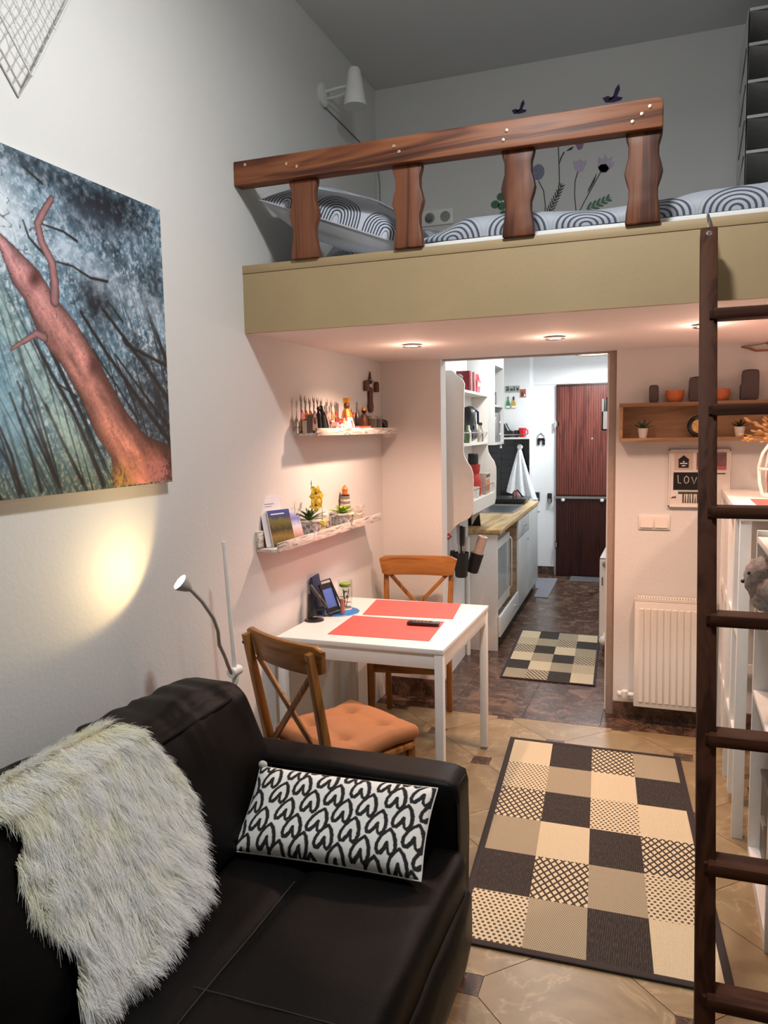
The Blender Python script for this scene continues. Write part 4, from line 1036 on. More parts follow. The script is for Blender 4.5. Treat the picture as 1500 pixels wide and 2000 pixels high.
one('silver_thermos', 'slim silver tumbler between the tulip and the succulent', 'cup', [('body', G().lathe([(.014, 0), (.015, .066), (.013, .068)], n=16), M_STEEL), ('lid', G().lathe([(.013, .068), (.014, .080), (.006, .086), (.001, .087)], n=16), M_GREY)], (LX + .048, 3.545, ZB))
t = thing('lighthouse', 'striped souvenir lighthouse with orange top behind the succulent', 'ornament', (LX + .030, 3.760, ZB))
obj('tower', G().lathe([(.036, 0), (.022, .15)], n=14), M_CRM, t, local=True)
for k in range(6): obj('stripe', G().lathe([(.0365 - .0023 * k * .92, .012 + .025 * k), (.0365 - .0023 * (k + .45), .022 + .025 * k)], n=14), plain('slate_stripe', S(120, 118, 116), .6), t, local=True)
obj('gallery', G().lathe([(.024, .15), (.026, .156), (.016, .158)], n=12), M_BLACK, t, local=True)
obj('lantern', G().lathe([(.015, .158), (.015, .182), (.018, .184), (.006, .205), (.001, .208)], n=12), M_ORG, t, local=True)
one('ribbed_block', 'small ribbed cream block at the far right of the lower ledge', 'ornament', [('block', G().box(-.018, -.026, 0, .018, .026, .045), M_CRM)] + [('rib', G().box(.018, -.026, .004 + .009 * k, .021, .026, .008 + .009 * k), M_WW) for k in range(5)], (LX + .052, 3.865, ZB))
# ------------------------------------------------------------------ things on the dining table
ZT = .7402
M_CORAL = plain('coral_vinyl', S(238, 92, 86), .55, var=.03, scale=60, bump=.25, bscale=600)
for lb, q in (('coral red placemat under the remote on the dining table', [(-1.397, 3.042), (-.937, 3.055), (-.966, 3.394), (-1.419, 3.391)]), ('bare coral red placemat at the far side of the dining table', [(-1.385, 3.425), (-.942, 3.455), (-.985, 3.775), (-1.438, 3.755)])):
    obj('placemat', G().prism([(x, y, ZT) for x, y in q], (0, 0, .002)), M_CORAL, label=lb, cat='placemat', group='placemats on the dining table')
def remote():
    t = thing('remote_control', 'black remote control lying on the near coral placemat', 'remote', (-1.037, 3.300, ZT + .0025), math.radians(2))
    obj('body', rbox(0, 0, .009, .15, .042, .018, .008, 8, fn=lambda q, p: Vector((q.x, q.y * (1 - .12 * p[0]), q.z))), M_BLACK, t, local=True, smooth=60)
    for i in range(5):
        for j in range(3): obj('button', G().box(-.052 + i * .017, -.012 + j * .009, .0175, -.043 + i * .017, -.007 + j * .009, .0192), M_GREY, t, local=True)
    obj('dial', G().lathe([(.011, .017), (.011, .0195), (.004, .0195)], (.052, 0, 0), 14), M_GREY, t, local=True)
remote()
M_NAVY = plain('navy_cover', S(32, 38, 78), .5); M_BLUE = plain('blue_panel', S(84, 112, 190), .25); M_SLATE = plain('slate_grey', S(70, 68, 62), .45)
one('round_blue_mat', 'round bright blue mat under the glass vase on the dining table', 'mat', [('mat', G().lathe([(.102, 0), (.104, .002), (.102, .0035), (.0001, .0035)], n=40), plain('blue_print', S(36, 120, 196), .35, var=.25, scale=25))], (-1.523, 3.452, ZT))
t = thing('phone_stand', 'black phone stand with round foot holding a grey handset', 'stand', (-1.562, 3.255, ZT))
obj('foot', G().lathe([(.046, 0), (.046, .004), (.040, .007), (.0001, .008)], n=30), M_BLACK, t, local=True)
obj('post', G().bar((-.022, .0, .006), (-.030, .028, .12), .018, .012, (0, 1, 0)), M_BLACK, t, local=True, bevel=.002)
obj('cradle', G().bar((-.01, .035, .045), (.035, .055, .05), .05, .008, (0, 0, 1)), M_BLACK, t, local=True)
ph = thing('cordless_handset', 'grey handset leaning on the black phone stand', 'phone', (-1.560, 3.290, ZT + .055))
obj('body', G().bar((.038, .020, 0), (-.032, -.005, .105), .040, .014, (.4, .2, 1)), M_SLATE, ph, local=True, bevel=.003)
obj('keypad', G().bar((.036, .013, .012), (.016, .006, .042), .028, .006, (.4, .2, 1)), M_BLACK, ph, local=True)
obj('speaker', G().ball((.012, .002, .052), (.006, .006, .006), 8, 6), M_TIN, ph, local=True)
nb = thing('navy_notebook', 'navy notebook leaning on the wall at the back of the dining table', 'notebook', (-1.605, 3.40, ZT))
obj('cover', G().bar((.010, 0, .004), (-.018, 0, .185), .115, .014, (1, 0, 0)).tf(Matrix.Rotation(math.radians(8), 4, 'Z')), M_NAVY, nb, local=True, bevel=.003)
tf_ = thing('black_easel_frame', 'black wire easel holding a blue tablet on the round blue mat', 'easel', (-1.555, 3.400, ZT + .004), math.radians(-14))
obj('tablet', G().bar((.030, 0, .012), (-.020, 0, .142), .088, .008, (1, 0, 0)), M_BLUE, tf_, local=True, bevel=.002)
obj('bezel', G().bar((.0335, 0, .010), (.025, 0, .030), .092, .010, (1, 0, 0)).bar((-.009, 0, .120), (-.018, 0, .143), .092, .011, (1, 0, 0)).bar((.034, -.044, .012), (-.014, -.044, .142), .008, .011, (1, 0, 0)).bar((.034, .044, .012), (-.014, .044, .142), .008, .011, (1, 0, 0)), M_BLACK, tf_, local=True)
obj('easel', G().tube([(.052, .056, .004), (.030, .056, .05), (-.004, .056, .110), (-.026, .052, .158), (-.026, -.02, .156), (.0, -.05, .10), (.045, -.052, .004)], .004, 8).bar((.05, -.05, .006), (.05, .056, .006), .008, .008), M_BLACK, tf_, local=True)
one('lip_balm', 'pinkish copper tube standing on the round blue mat', 'tube', [('body', G().lathe([(.011, 0), (.011, .050), (.0105, .0505), (.0105, .073), (.009, .075), (.001, .0755)], n=16), plain('rose_copper', S(172, 118, 100), .3, .3))], (-1.478, 3.398, ZT + .004))
v = thing('glass_vase', 'clear glass vase with lime slice and twigs on the round blue mat', 'vase', (-1.508, 3.505, ZT + .004))
obj('glass', G().lathe([(.0345, 0), (.036, .145), (.0345, .145), (.0325, .008), (.0001, .007)], n=26), M_GLASS, v, local=True)
obj('water_lime', G().lathe([(.024, .112), (.029, .116), (.029, .128), (.022, .132), (.0001, .132)], n=18), LEAF2, v, local=True)
for k, (dx, dy) in enumerate(((.012, .004), (-.012, .010), (.002, -.014))):
    obj('twig', G().tube([(dx * .3, dy * .3, .012), (dx, dy, .06), (dx * 1.5, dy * 1.4, .10)], .0018, 6), BUD, v, local=True)
    for m_ in range(3): obj('leaf', G().leaf((dx * (.5 + .4 * m_), dy * (.5 + .4 * m_), .03 + .026 * m_), (math.cos(k * 2 + m_ * 2.1), math.sin(k * 2 + m_ * 2.1), .5), .026, .013), LEAF1, v, local=True)

# ------------------------------------------------------------------ kitchen units
def kthing(name, label, cat, kx, ky, kz, group=None):
    p = KM @ Vector((kx, ky, kz)); return thing(name, label, cat, p, TH, group)
def kobj(name, g, mat, parent=None, **k): return obj(name, K(g), mat, parent, **k)
M_UNIT = plain('white_laminate', (.74, .74, .73, 1), .4, var=.02); M_DRAWER = plain('pale_grey_front', (.62, .64, .64, 1), .35, var=.02)
F = .155
ku = kthing('kitchen_base_unit', 'white kitchen base unit with knobs under the oak worktop', 'cabinet', .05, 2.2, 0)
kobj('end_panel', G().box(-.450, 1.085, 0, F - .004, 1.105, .862), M_UNIT, ku, bevel=.001)
kobj('far_panel', G().box(-.450, 3.38, 0, F - .004, 3.40, .862), M_UNIT, ku)
kobj('divider', G().box(-.450, 2.02, .10, F - .004, 2.04, .862), W_OAK, ku)
kobj('floor_board', G().box(-.450, 1.105, .10, F - .004, 3.38, .118), M_UNIT, ku)
kobj('back_board', G().box(-.4545, 1.105, .10, -.450, 3.38, .862), M_UNIT, ku)
kobj('plinth', G().box(F - .05, 1.105, 0, F - .035, 3.38, .10), plain('dark_plinth', S(40, 34, 30), .6), ku)
kn = lambda y, z: G().lathe([(.006, 0), (.006, .012), (.011, .017), (.012, .024), (.006, .027)], (F + .016, y, z), 12, Matrix.Rotation(PI / 2, 4, 'Y'))
for nm, (y0, y1, z0, z1), kb in (('drawer', (2.03, 2.712, .700, .858), (2.35, .785)), ('door', (2.03, 2.712, .105, .694), (2.52, .640)), ('door', (2.718, 3.398, .105, .858), (3.30, .80)), ('drawer', (1.088, 2.026, .105, .255), (1.80, .185))):
    d = kobj(nm, G().box(F - .002, y0, z0, F + .016, y1, z1), M_DRAWER, ku, bevel=.002); kobj('knob', kn(*kb), M_STEEL, d)
fr = kthing('mini_fridge', 'white appliance in the open bay of the kitchen base unit', 'appliance', .05, 1.5, .262)
kobj('body', G().box(-.40, 1.125, .262, .10, 1.78, .80), M_WHITE2, fr, bevel=.004)
kobj('door_panel', G().box(.103, 1.125, .27, .135, 1.78, .795), M_WHITE2, fr, bevel=.006)
kobj('window', G().box(.1352, 1.16, .36, .138, 1.74, .74), plain('pale_glass_panel', (.50, .56, .58, 1), .1), fr)
kobj('handle', G().tube([(.138, 1.75, .34), (.155, 1.75, .36), (.155, 1.75, .74), (.138, 1.75, .76)], .006, 8), M_CHROME, fr)
wt = kobj('worktop', G().box(-.453, 1.075, .866, F + .022, 3.40, .898), W_TOP, label='oak worktop of the kitchen base unit', cat='worktop', bevel=.002)
sk = kthing('sink', 'steel sink set in the oak worktop', 'sink', .03, 2.55, .898)
kobj('rim', G().box(-.34, 2.20, .8985, .10, 2.96, .902).box(-.34, 2.20, .9, -.33, 2.96, .905).box(.09, 2.20, .9, .10, 2.96, .905).box(-.34, 2.20, .9, .10, 2.212, .905).box(-.34, 2.948, .9, .10, 2.96, .905), M_STEEL, sk)
kobj('basin', G().box(-.30, 2.26, .9022, .082, 2.80, .9032), plain('dark_steel_basin', (.20, .21, .22, 1), .3, .9), sk)
kobj('tap', G().tube([(-.375, 2.62, .90), (-.375, 2.62, 1.06), (-.34, 2.62, 1.10), (-.22, 2.62, 1.08)], .009, 8).lathe([(.02, 0), (.014, .03)], (-.375, 2.62, .8985), 12), M_CHROME, sk)
dt = kthing('dish_tray', 'black dish drying tray at the far end of the oak worktop', 'tray', .03, 3.1, .903)
kobj('tray', rbox(-.080, 3.17, .928, .36, .36, .056, .02, 8, fn=lambda q, p: Vector((q.x * (1 + .1 * p[2]), q.y * (1 + .04 * p[2]), q.z))), M_BLACK, dt, smooth=60)
kobj('cup_rack', G().tube([(-.02, 3.02, .955), (-.02, 3.02, 1.01), (.01, 3.1, 1.03), (.05, 3.18, .955)], .007, 8), M_BLACK, dt)
kobj('cup', G().lathe([(.02, 0), (.026, .06), (.024, .06), (.018, .005)], (-.02, 3.22, .957), 12), M_PINK, dt)
dark_slab = kobj('cloth_shadow_slab', G().bar((-.16, 1.30, .8985), (-.16, 1.22, 1.06), .30, .014, (0, 1, 0)), M_BLACK, label='black slab for a black cloth and its shadow at the near end of the oak worktop', cat='chopping board', bevel=.003)  # black slab stands in for a black cloth and the shadow around it

# wall rack with two wavy side panels
M_CREAM = plain('cream_paint', (.78, .74, .68, 1), .45, var=.02)
rk = kthing('kitchen_wall_rack', 'cream wall rack with wavy side panels beside the kitchen doorway', 'shelf', .03, .8, .92)
prof = [(-.0595, .915), (-.052, .922), (-.045, .940), (-.025, .972), (.010, 1.012), (.042, 1.037), (.075, 1.050), (.100, 1.066), (.116, 1.090), (.123, 1.12), (.126, 1.30), (.124, 1.346), (.112, 1.385), (.085, 1.425), (.070, 1.452), (.064, 1.485), (.066, 1.60), (.072, 1.86), (.075, 1.905), (.062, 1.932), (.040, 1.948), (.022, 1.962), (.008, 1.980), (-.010, 1.990), (-.0595, 1.992)]
for ky in (.340, 1.190): kobj('side_panel', G().prism([(x, ky, z) for x, z in prof], (0, .018, 0)), M_CREAM, rk, bevel=.002)
for z, d_ in ((1.872, .066), (1.532, .066)): kobj('shelf_board', G().box(-.0595, .3585, z - .016, d_, 1.1895, z), M_CREAM, rk)
kobj('shelf_board', G().box(-.0595, .3585, 1.150, .118, 1.1895, 1.166), M_CREAM, rk)
kobj('front_board', G().box(.104, .3585, 1.082, .118, 1.1895, 1.150), M_CREAM, rk)
for z, d_ in ((1.60, .062), (1.235, .112)): kobj('guard_rail', G().tube([(d_, .358, z), (d_, 1.19, z)], .004, 8), M_CHROME, rk)
kobj('back_board', G().box(-.0598, .3585, 1.0, -.052, 1.1895, 1.99), M_CREAM, rk)
DW = plain('deep_red_card', S(120, 18, 34), .5); BEI = plain('beige_card', S(190, 172, 156), .6); PKR = plain('pale_red_card', S(206, 88, 100), .5)
for y, w_, m1, lb in ((.66, .085, DW, 'nearest dark red box on top of the kitchen wall rack'), (.775, .075, DW, 'second dark red box on top of the kitchen wall rack')):
    b = kthing('red_box', lb, 'box', .01, y, 1.873, 'red boxes on the wall rack')
    kobj('carton', G().box(-.040, y - w_ / 2, 1.8735, .050, y + w_ / 2, 2.005), m1, b, bevel=.001); kobj('side_stripe', G().box(-.03, y + w_ / 2, 1.88, .046, y + w_ / 2 + .0015, 2.0), BEI, b); kobj('front_stripe', G().box(.050, y + w_ * .22, 1.875, .0515, y + w_ / 2, 2.004), BEI, b)
b = kthing('pink_bag', 'small pale red paper bag with handle beside the dark red boxes', 'bag', .01, .95, 1.873)
kobj('bag_body', G().add([(-.03, .90, 1.8735), (.045, .90, 1.8735), (.045, 1.00, 1.8735), (-.03, 1.00, 1.8735), (-.025, .885, 1.96), (.050, .885, 1.96), (.050, 1.02, 1.96), (-.025, 1.02, 1.96)], [(0, 3, 2, 1), (4, 5, 6, 7), (0, 1, 5, 4), (1, 2, 6, 5), (2, 3, 7, 6), (3, 0, 4, 7)]), PKR, b)
kobj('bag_handle', G().tube([(.04, .91, 1.958), (.035, .92, 1.995), (.035, .97, 2.0), (.04, .99, 1.958)], .008, 8), PKR, b); kobj('bag_label', G().box(.0475, .915, 1.918, .0505, .985, 1.945), M_PWHITE, b)
b = kthing('jar', 'clear jar with checked lid at the near end of the rack top', 'jar', .0, .46, 1.873)
kobj('glass', G().lathe([(.035, 0), (.038, .05), (.030, .075)], (.005, .46, 1.8735), 16), plain('frosted_jar', (.55, .52, .50, 1), .2), b); kobj('lid', G().lathe([(.034, .075), (.036, .085), (.02, .10), (.001, .102)], (.005, .46, 1.8735), 16), M_GREY, b)
b = kthing('draped_dark_bag', 'black cloth bag on the middle shelf of the kitchen rack', 'bag', .0, .85, 1.533)
kobj('cloth', rbox(-.002, .84, 1.655, .085, .20, .242, .04, 12, wr=.012, ws=14, fn=lambda q, p: Vector((q.x, q.y * (1.0 - .38 * max(-.3, p[2])), q.z))), M_BLACK, b, smooth=70)
kobj('strap', G().tube([(.02, .84, 1.77), (.05, .90, 1.74), (.045, .93, 1.66)], .008, 8), M_NAVY, b); kobj('patch', G().box(.044, .79, 1.622, .047, .85, 1.648), M_SLATE, b)
BOT = [(.016, 0), (.018, .05), (.016, .075), (.007, .09), (.006, .115), (.0075, .117), (.0075, .125)]
for y, m_, lb in ((.60, LEAF1, 'green bottle'), (.66, M_CERAM, 'white bottle'), (1.03, BEI, 'beige bottle'), (1.09, M_TIN, 'silver bottle')):
    b = kthing('small_bottle', lb + ' on the middle shelf of the kitchen rack', 'bottle', .03, y, 1.533, 'bottles on the kitchen rack')
    kobj('bottle', G().lathe(BOT, (.035, y, 1.5335), 12), m_, b); kobj('cap', G().lathe([(.009, .118), (.009, .136), (.001, .137)], (.035, y, 1.5335), 10), M_BLACK, b)
b = kthing('red_thermos', 'red bottle with black lid on the lower shelf of the kitchen rack', 'bottle', .03, .82, 1.167)
kobj('body', G().lathe([(.052, 0), (.056, .02), (.056, .10), (.046, .13), (.040, .15), (.046, .165), (.050, .215)], (.03, .82, 1.1675), 18), M_RED, b); kobj('lid', G().lathe([(.036, .215), (.036, .285), (.03, .29), (.001, .29)], (.03, .82, 1.1675), 18), M_BLACK, b)
b = kthing('tea_tin', 'beige tea box with brown lettering band on the lower shelf of the kitchen rack', 'box', .07, .95, 1.167)
kobj('carton', G().box(.045, .93, 1.1675, .10, 1.08, 1.315), BEI, b, bevel=.002); kobj('band', G().box(.1002, .935, 1.285, .1015, 1.075, 1.305), M_BRN, b); kobj('picture', G().box(.1002, .95, 1.185, .1015, 1.06, 1.270), M_ORG, b)
b = kthing('white_mug', 'white mug in front of the tea box on the kitchen rack', 'mug', .06, .72, 1.167)
kobj('cup', G().lathe([(.028, 0), (.032, .07), (.029, .07), (.025, .006)], (.065, .70, 1.1675), 16), M_CERAM, b); kobj('handle', G().tube([(.065, .732, 1.18), (.065, .752, 1.20), (.065, .732, 1.225)], .005, 8), M_CERAM, b)
# utensil holder hanging on the wall under the rack
b = kthing('utensil_holder', 'black utensil holder hanging on the wall under the cream rack', 'holder', .0, .5, .64)
cup = kobj('cup', G().lathe([(.034, 0), (.040, .008), (.052, .165), (.049, .165), (.037, .012)], (.010, .50, .655), 20), M_BLACK, b)
kobj('bracket', G().box(-.0585, .48, .78, -.035, .52, .83), M_BLACK, b)
cc = kthing('second_cup', 'tilted black cup holding a beige roll beside the utensil holder', 'holder', .08, .60, .66)
kobj('cup', G().lathe([(.034, 0), (.040, .006), (.046, .135), (.043, .135)], (.060, .60, .672), 18, Matrix.Rotation(.28, 4, 'Y')), M_BLACK, cc)
kobj('arm', G().bar((.05, .595, .74), (-.058, .595, .76), .02, .015), M_BLACK, cc)
rr = kthing('paper_roll', 'beige paper roll leaning out of the tilted black cup', 'paper roll', .1, .6, .79)
kobj('roll', G().lathe([(.032, .02), (.033, .145), (.030, .147), (.012, .147), (.012, .13)], (.095, .60, .775), 18, Matrix.Rotation(.30, 4, 'Y')), plain('beige_paper', S(205, 180, 165), .7), rr)
for i, (dx, dy, h_, m_, lb) in enumerate(((-.014, -.012, .34, M_STEEL, 'steel knife'), (.006, -.02, .33, M_BLACK, 'black spatula'), (.018, .010, .32, M_STEEL, 'steel whisk'), (-.006, .02, .30, M_WHITE2, 'white spoon'))):
    u = kthing('utensil', lb + ' standing in the black utensil holder', 'utensil', .01 + dx, .5 + dy, .668)
    kobj('handle', G().bar((.010 + dx * .6, .50 + dy * .6, .668), (.010 + dx, .50 + dy, .668 + h_ * .6), .012, .007, (0, 1, 0)), m_, u, bevel=.001)
    kobj('blade', G().bar((.010 + dx, .50 + dy, .668 + h_ * .6), (.010 + dx * 1.1, .50 + dy * 1.1, .668 + h_), .022, .003, (0, 1, 0)), m_, u)
b = kthing('red_scissors', 'red-handled tool hanging on the wall left of the utensil holder', 'tool', -.04, .30, .86)
kobj('handle', G().tube([(-.045, .30, .95), (-.03, .31, .965), (-.012, .305, .95), (-.03, .30, .935), (-.045, .30, .95)], .008, 8), M_RED, b); kobj('blade', G().bar((-.035, .30, .94), (-.035, .30, .83), .022, .006, (0, 1, 0)), M_STEEL, b); kobj('peg', G().tube([(-.0585, .30, .952), (-.03, .30, .952)], .004, 6), M_STEEL, b)
kobj('water_pipe', G().tube([(-.040, .95, 0), (-.040, .95, .62), (-.040, .95, .86)], .016, 12), M_WHITE2, label='white water pipe running down the kitchen wall by the base unit', cat='pipe')
# white wall cupboard with glazed bays
cb = kthing('wall_cupboard', 'white kitchen wall cupboard with open bays beyond the cream rack', 'cabinet', .05, 1.65, 1.51)
for nm, bx in (('side', (-.4545, 1.225, 1.505, .110, 1.243, 2.30)), ('side', (-.4545, 1.632, 1.505, .110, 1.650, 2.30)), ('top', (-.4545, 1.243, 2.085, .110, 1.632, 2.30)), ('bottom', (-.4545, 1.243, 1.505, .110, 1.632, 1.523)), ('shelf', (-.4545, 1.243, 1.785, .106, 1.632, 1.800)), ('back', (-.4546, 1.243, 1.523, -.440, 1.632, 2.085))):
    kobj(nm, G().box(*bx), M_WHITE, cb)
kobj('pull', G().tube([(.10, 1.56, 1.508), (.10, 1.56, 1.485)], .006, 8).ball((.10, 1.56, 1.48), .010, 8, 6), M_WHITE2, cb)
b = kthing('microwave', 'dark grey appliance with silver oval front in the lower cupboard bay', 'appliance', .08, 1.65, 1.524)
kobj('case', G().box(-.10, 1.255, 1.5235, .088, 1.62, 1.745), M_GREY, b, bevel=.006); kobj('oval_window', G().ball((.0885, 1.395, 1.63), (.006, .085, .082), 20, 10), M_STEEL, b)
for z in (1.58, 1.67): kobj('knob', G().ball((.092, 1.575, z), (.010, .020, .012), 10, 6), M_CERAM, b)
b = kthing('black_box', 'dark box in the upper cupboard bay', 'box', .08, 1.7, 1.801); kobj('box', G().box(-.05, 1.43, 1.8005, .06, 1.60, 1.905), M_SLATE, b, bevel=.002); kobj('label_patch', G().box(.0602, 1.48, 1.82, .062, 1.55, 1.88), BEI, b)
b = kthing('paper_bag', 'pale paper pack standing in the upper cupboard bay', 'bag', .08, 1.45, 1.801); kobj('pack', G().box(-.05, 1.27, 1.8005, .05, 1.38, 1.96), M_CERAM, b, bevel=.004); kobj('fold', G().box(-.05, 1.27, 1.96, .01, 1.38, 1.975), M_GREY, b)

# black tiled splash wall, ledge, towel
stepw = D.objects['wall_kitchen_step']; M_TILE = plain('black_glazed_tile', (.008, .008, .009, 1), .12, var=.1)
for j in range(9):
    for i in range(4):
        x1 = -1.4235 - i * .152 + (.0 if j % 2 else .0); z0 = .858 + j * .0725
        obj('wall_tile', G().box(x1 - .150, 8.388, z0, x1, 8.3995, z0 + .0705), M_TILE, stepw, bevel=.001, seg=1)
lg = thing('kitchen_ledge', 'white ledge with chrome rail above the black tiles', 'shelf', (-1.65, 8.34, 1.515))
obj('board', G().box(-1.95, 8.28, 1.512, -1.424, 8.3995, 1.530), M_WHITE, lg); obj('rail', G().tube([(-1.95, 8.285, 1.560), (-1.43, 8.285, 1.560)], .005, 8).tube([(-1.435, 8.285, 1.53), (-1.435, 8.285, 1.56)], .004, 6), M_CHROME, lg)
b = thing('black_boot_vase', 'black boot-shaped jug on the kitchen ledge', 'jug', (-1.64, 8.34, 1.53)); obj('body', rbox(-1.635, 8.34, 1.572, .15, .07, .082, .03, 8, fn=lambda q, p: Vector((q.x, q.y, q.z * (1 - .5 * max(0, p[0]))))), M_BLACK, b, smooth=60); obj('neck', G().tube([(-1.655, 8.34, 1.59), (-1.675, 8.34, 1.63), (-1.69, 8.34, 1.672)], [.042, .038, .036], 14), M_BLACK, b)
one('black_cup', 'small black cup between the boot jug and the red cup', 'cup', [('cup', G().lathe([(.022, 0), (.026, .075), (.023, .075), (.02, .005)], n=14), M_BLACK)], (-1.548, 8.33, 1.531))
one('red_cup', 'red cup at the right end of the kitchen ledge', 'cup', [('cup', G().lathe([(.034, 0), (.040, .098), (.037, .098), (.031, .006)], n=18), plain('bright_red', S(196, 24, 34), .3)), ('handle', G().tube([(.036, 0, .02), (.058, 0, .04), (.056, 0, .07), (.038, 0, .085)], .006, 8), plain('bright_red_handle', S(196, 24, 34), .3))], (-1.487, 8.33, 1.531))
hk = thing('towel_hook', 'round white towel hook on the black tiles', 'hook', (-1.516, 8.387, 1.43)); obj('knob', G().lathe([(.012, 0), (.012, .03), (.028, .036), (.030, .048), (.02, .058), (.001, .06)], (-1.516, 8.388, 1.425), 16, Matrix.Rotation(PI / 2, 4, 'X')), M_CERAM, hk); obj('plate', G().lathe([(.024, 0), (.024, .006)], (-1.516, 8.388, 1.425), 16, Matrix.Rotation(PI / 2, 4, 'X')), M_CERAM, hk)
def towel():
    g = G(); n, m = 36, 24
    for sd in (0, 1):
        pass
    def fn(u, v):
        a = -1 + 2 * u; wv = .018 + v * .150
        x = -1.516 + a * wv + .022 * v * v; z = 1.40 - v * (.455 + .085 * u)
        y = 8.330 - .012 * v - .022 * v * math.cos(a * 9) - .02 * (1 - abs(a)) * (1 - v)
        return Vector((x, y, z))
    g.surf(fn, n, m); k = len(g.v)
    g.surf(lambda u, v: fn(1 - u, v) + Vector((0, .010, 0)), n, m)
    obj('towel', g, plain('white_terry', (.78, .80, .82, 1), .95, bump=.4, bscale=500), label='white towel hanging in a cone from the round hook on black tiles', cat='towel', smooth=80)
towel()
# pictures, hooks
pl_ = thing('number_plate', 'old pale metal plate with dark characters on the kitchen wall', 'sign', (-1.60, 8.40, 2.05)); obj('plate', G().box(-1.680, 8.394, 2.010, -1.528, 8.3995, 2.080), plain('worn_plate', S(166, 176, 166), .5, var=.2, scale=60), pl_)
for x, w_, h_ in ((-1.672, .02, .012), (-1.560, .022, .03), (-1.655, .012, .04), (-1.63, .03, .022), (-1.592, .014, .04), (-1.672, .016, .02)): obj('mark', G().box(x, 8.392, 2.028 if h_ > .015 else 2.06, x + w_, 8.394, 2.028 + h_ if h_ > .015 else 2.072), M_SLATE, pl_)
pc = thing('red_picture', 'small red picture card right of the metal plate', 'picture', (-1.50, 8.40, 1.96)); obj('card', G().box(-1.520, 8.394, 1.955, -1.462, 8.3995, 2.040), plain('rust_red_print', S(172, 84, 64), .5, var=.35, scale=70), pc); obj('panel', G().box(-1.510, 8.392, 1.968, -1.485, 8.394, 2.01), M_SLATE, pc); obj('spot', G().box(-1.482, 8.392, 1.966, -1.468, 8.394, 1.985), M_PWHITE, pc)
for x, m_, lb in ((-1.652, plain('bottle_green', S(70, 140, 84), .4), 'green bottle-shaped magnet on the kitchen wall'), (-1.592, plain('amber', S(196, 160, 70), .4), 'amber bottle-shaped magnet beside the green one')):
    b = thing('bottle_magnet', lb, 'magnet', (x, 8.40, 1.83)); obj('body', G().prism([(x + dx, 8.3995, z) for dx, z in ((-.020, 1.84), (.020, 1.84), (.022, 1.89), (.010, 1.925), (-.010, 1.925), (-.022, 1.89))], (0, -.008, 0)), m_, b); obj('neck', G().box(x - .007, 8.3925, 1.925, x + .007, 8.3995, 1.965), M_BLACK if 'amber' in lb else m_, b); obj('label_band', G().box(x - .02, 8.390, 1.845, x + .02, 8.3915, 1.868), M_PWHITE, b)
b = thing('bottle_opener', 'dark bottle opener hanging on the white wall left of the door', 'tool', (-1.335, 8.64, 1.45)); obj('loop', G().tube([(-1.37, 8.63, 1.50), (-1.372, 8.63, 1.545), (-1.335, 8.63, 1.57), (-1.298, 8.63, 1.545), (-1.30, 8.63, 1.50)], .007, 8), M_STEEL, b); obj('legs', G().box(-1.378, 8.624, 1.44, -1.350, 8.6395, 1.505).box(-1.322, 8.624, 1.44, -1.294, 8.6395, 1.505).box(-1.378, 8.624, 1.49, -1.294, 8.6395, 1.515), M_BLACK, b)
for x, z, lb in ((-1.375, .87, 'black wall clip beside the towel'), (-1.240, .86, 'black wall clip near the door frame')):
    b = thing('wall_clip', lb, 'hook', (x, 8.64, z - .06)); obj('plate', G().box(x - .024, 8.622, z - .05, x + .024, 8.6395, z + .05), M_BLACK, b, bevel=.004); obj('jaw', G().box(x - .016, 8.605, z - .065, x + .016, 8.622, z - .01), M_STEEL, b)
# ceiling lamp, mats, letter rack
kl = thing('kitchen_ceiling_lamp', 'round ceiling lamp with wooden ring above the brown door', 'ceiling light', (-.72, 7.95, 2.31)); obj('ring', G().lathe([(.165, 0), (.185, .006), (.19, .045), (.175, .05), (.150, .045), (.150, .004), (.165, 0)], (-.72, 7.95, 2.325), 36, cap=False), W_OAK, kl); obj('diffuser', G().lathe([(.149, .046), (.149, .012), (.0001, .006)], (-.72, 7.95, 2.325), 30), emit('kitchen_diffuser', (.95, .98, 1, 1), 3.2), kl); obj('rose', G().lathe([(.15, .046), (.06, .05), (.06, .094)], (-.72, 7.95, 2.325), 24), M_WHITE2, kl)
MG = plain('grey_mat', S(126, 126, 136), .9, bump=.3, bscale=300)
obj('grey_mat', G().prism([(-1.345, 8.39, 0), (-1.122, 8.42, 0), (-1.082, 7.426, 0), (-1.215, 7.43, 0), (-1.235, 7.84, 0), (-1.345, 7.86, 0)], (0, 0, .006)), MG, label='lilac grey runner mat along the kitchen units', cat='mat')
obj('door_mat', G().prism([(-1.006, 8.585, 0), (-.66, 8.585, 0), (-.651, 8.319, 0), (-.983, 8.294, 0)], (0, 0, .007)), plain('dark_grey_mat', S(92, 92, 92), .9, bump=.3, bscale=300), label='dark grey mat in front of the brown door', cat='mat')
b = thing('letter_rack', 'white letter rack on the right kitchen wall near the doorway', 'rack', (-.34, 5.5, 1.55)); obj('back', G().box(-.345, 5.12, 1.57, -.3355, 5.92, 1.93), M_WHITE, b)
for x, y0, z0, h_ in ((-.415, 5.15, 1.60, .20), (-.400, 5.42, 1.55, .16), (-.385, 5.35, 1.80, .14)): obj('pocket', G().box(x, y0, z0, x + .008, y0 + .5, z0 + h_).box(x, y0, z0, -.345, y0 + .5, z0 + .008).box(x, y0, z0, -.345, y0 + .008, z0 + h_ * .6), M_WHITE, b)
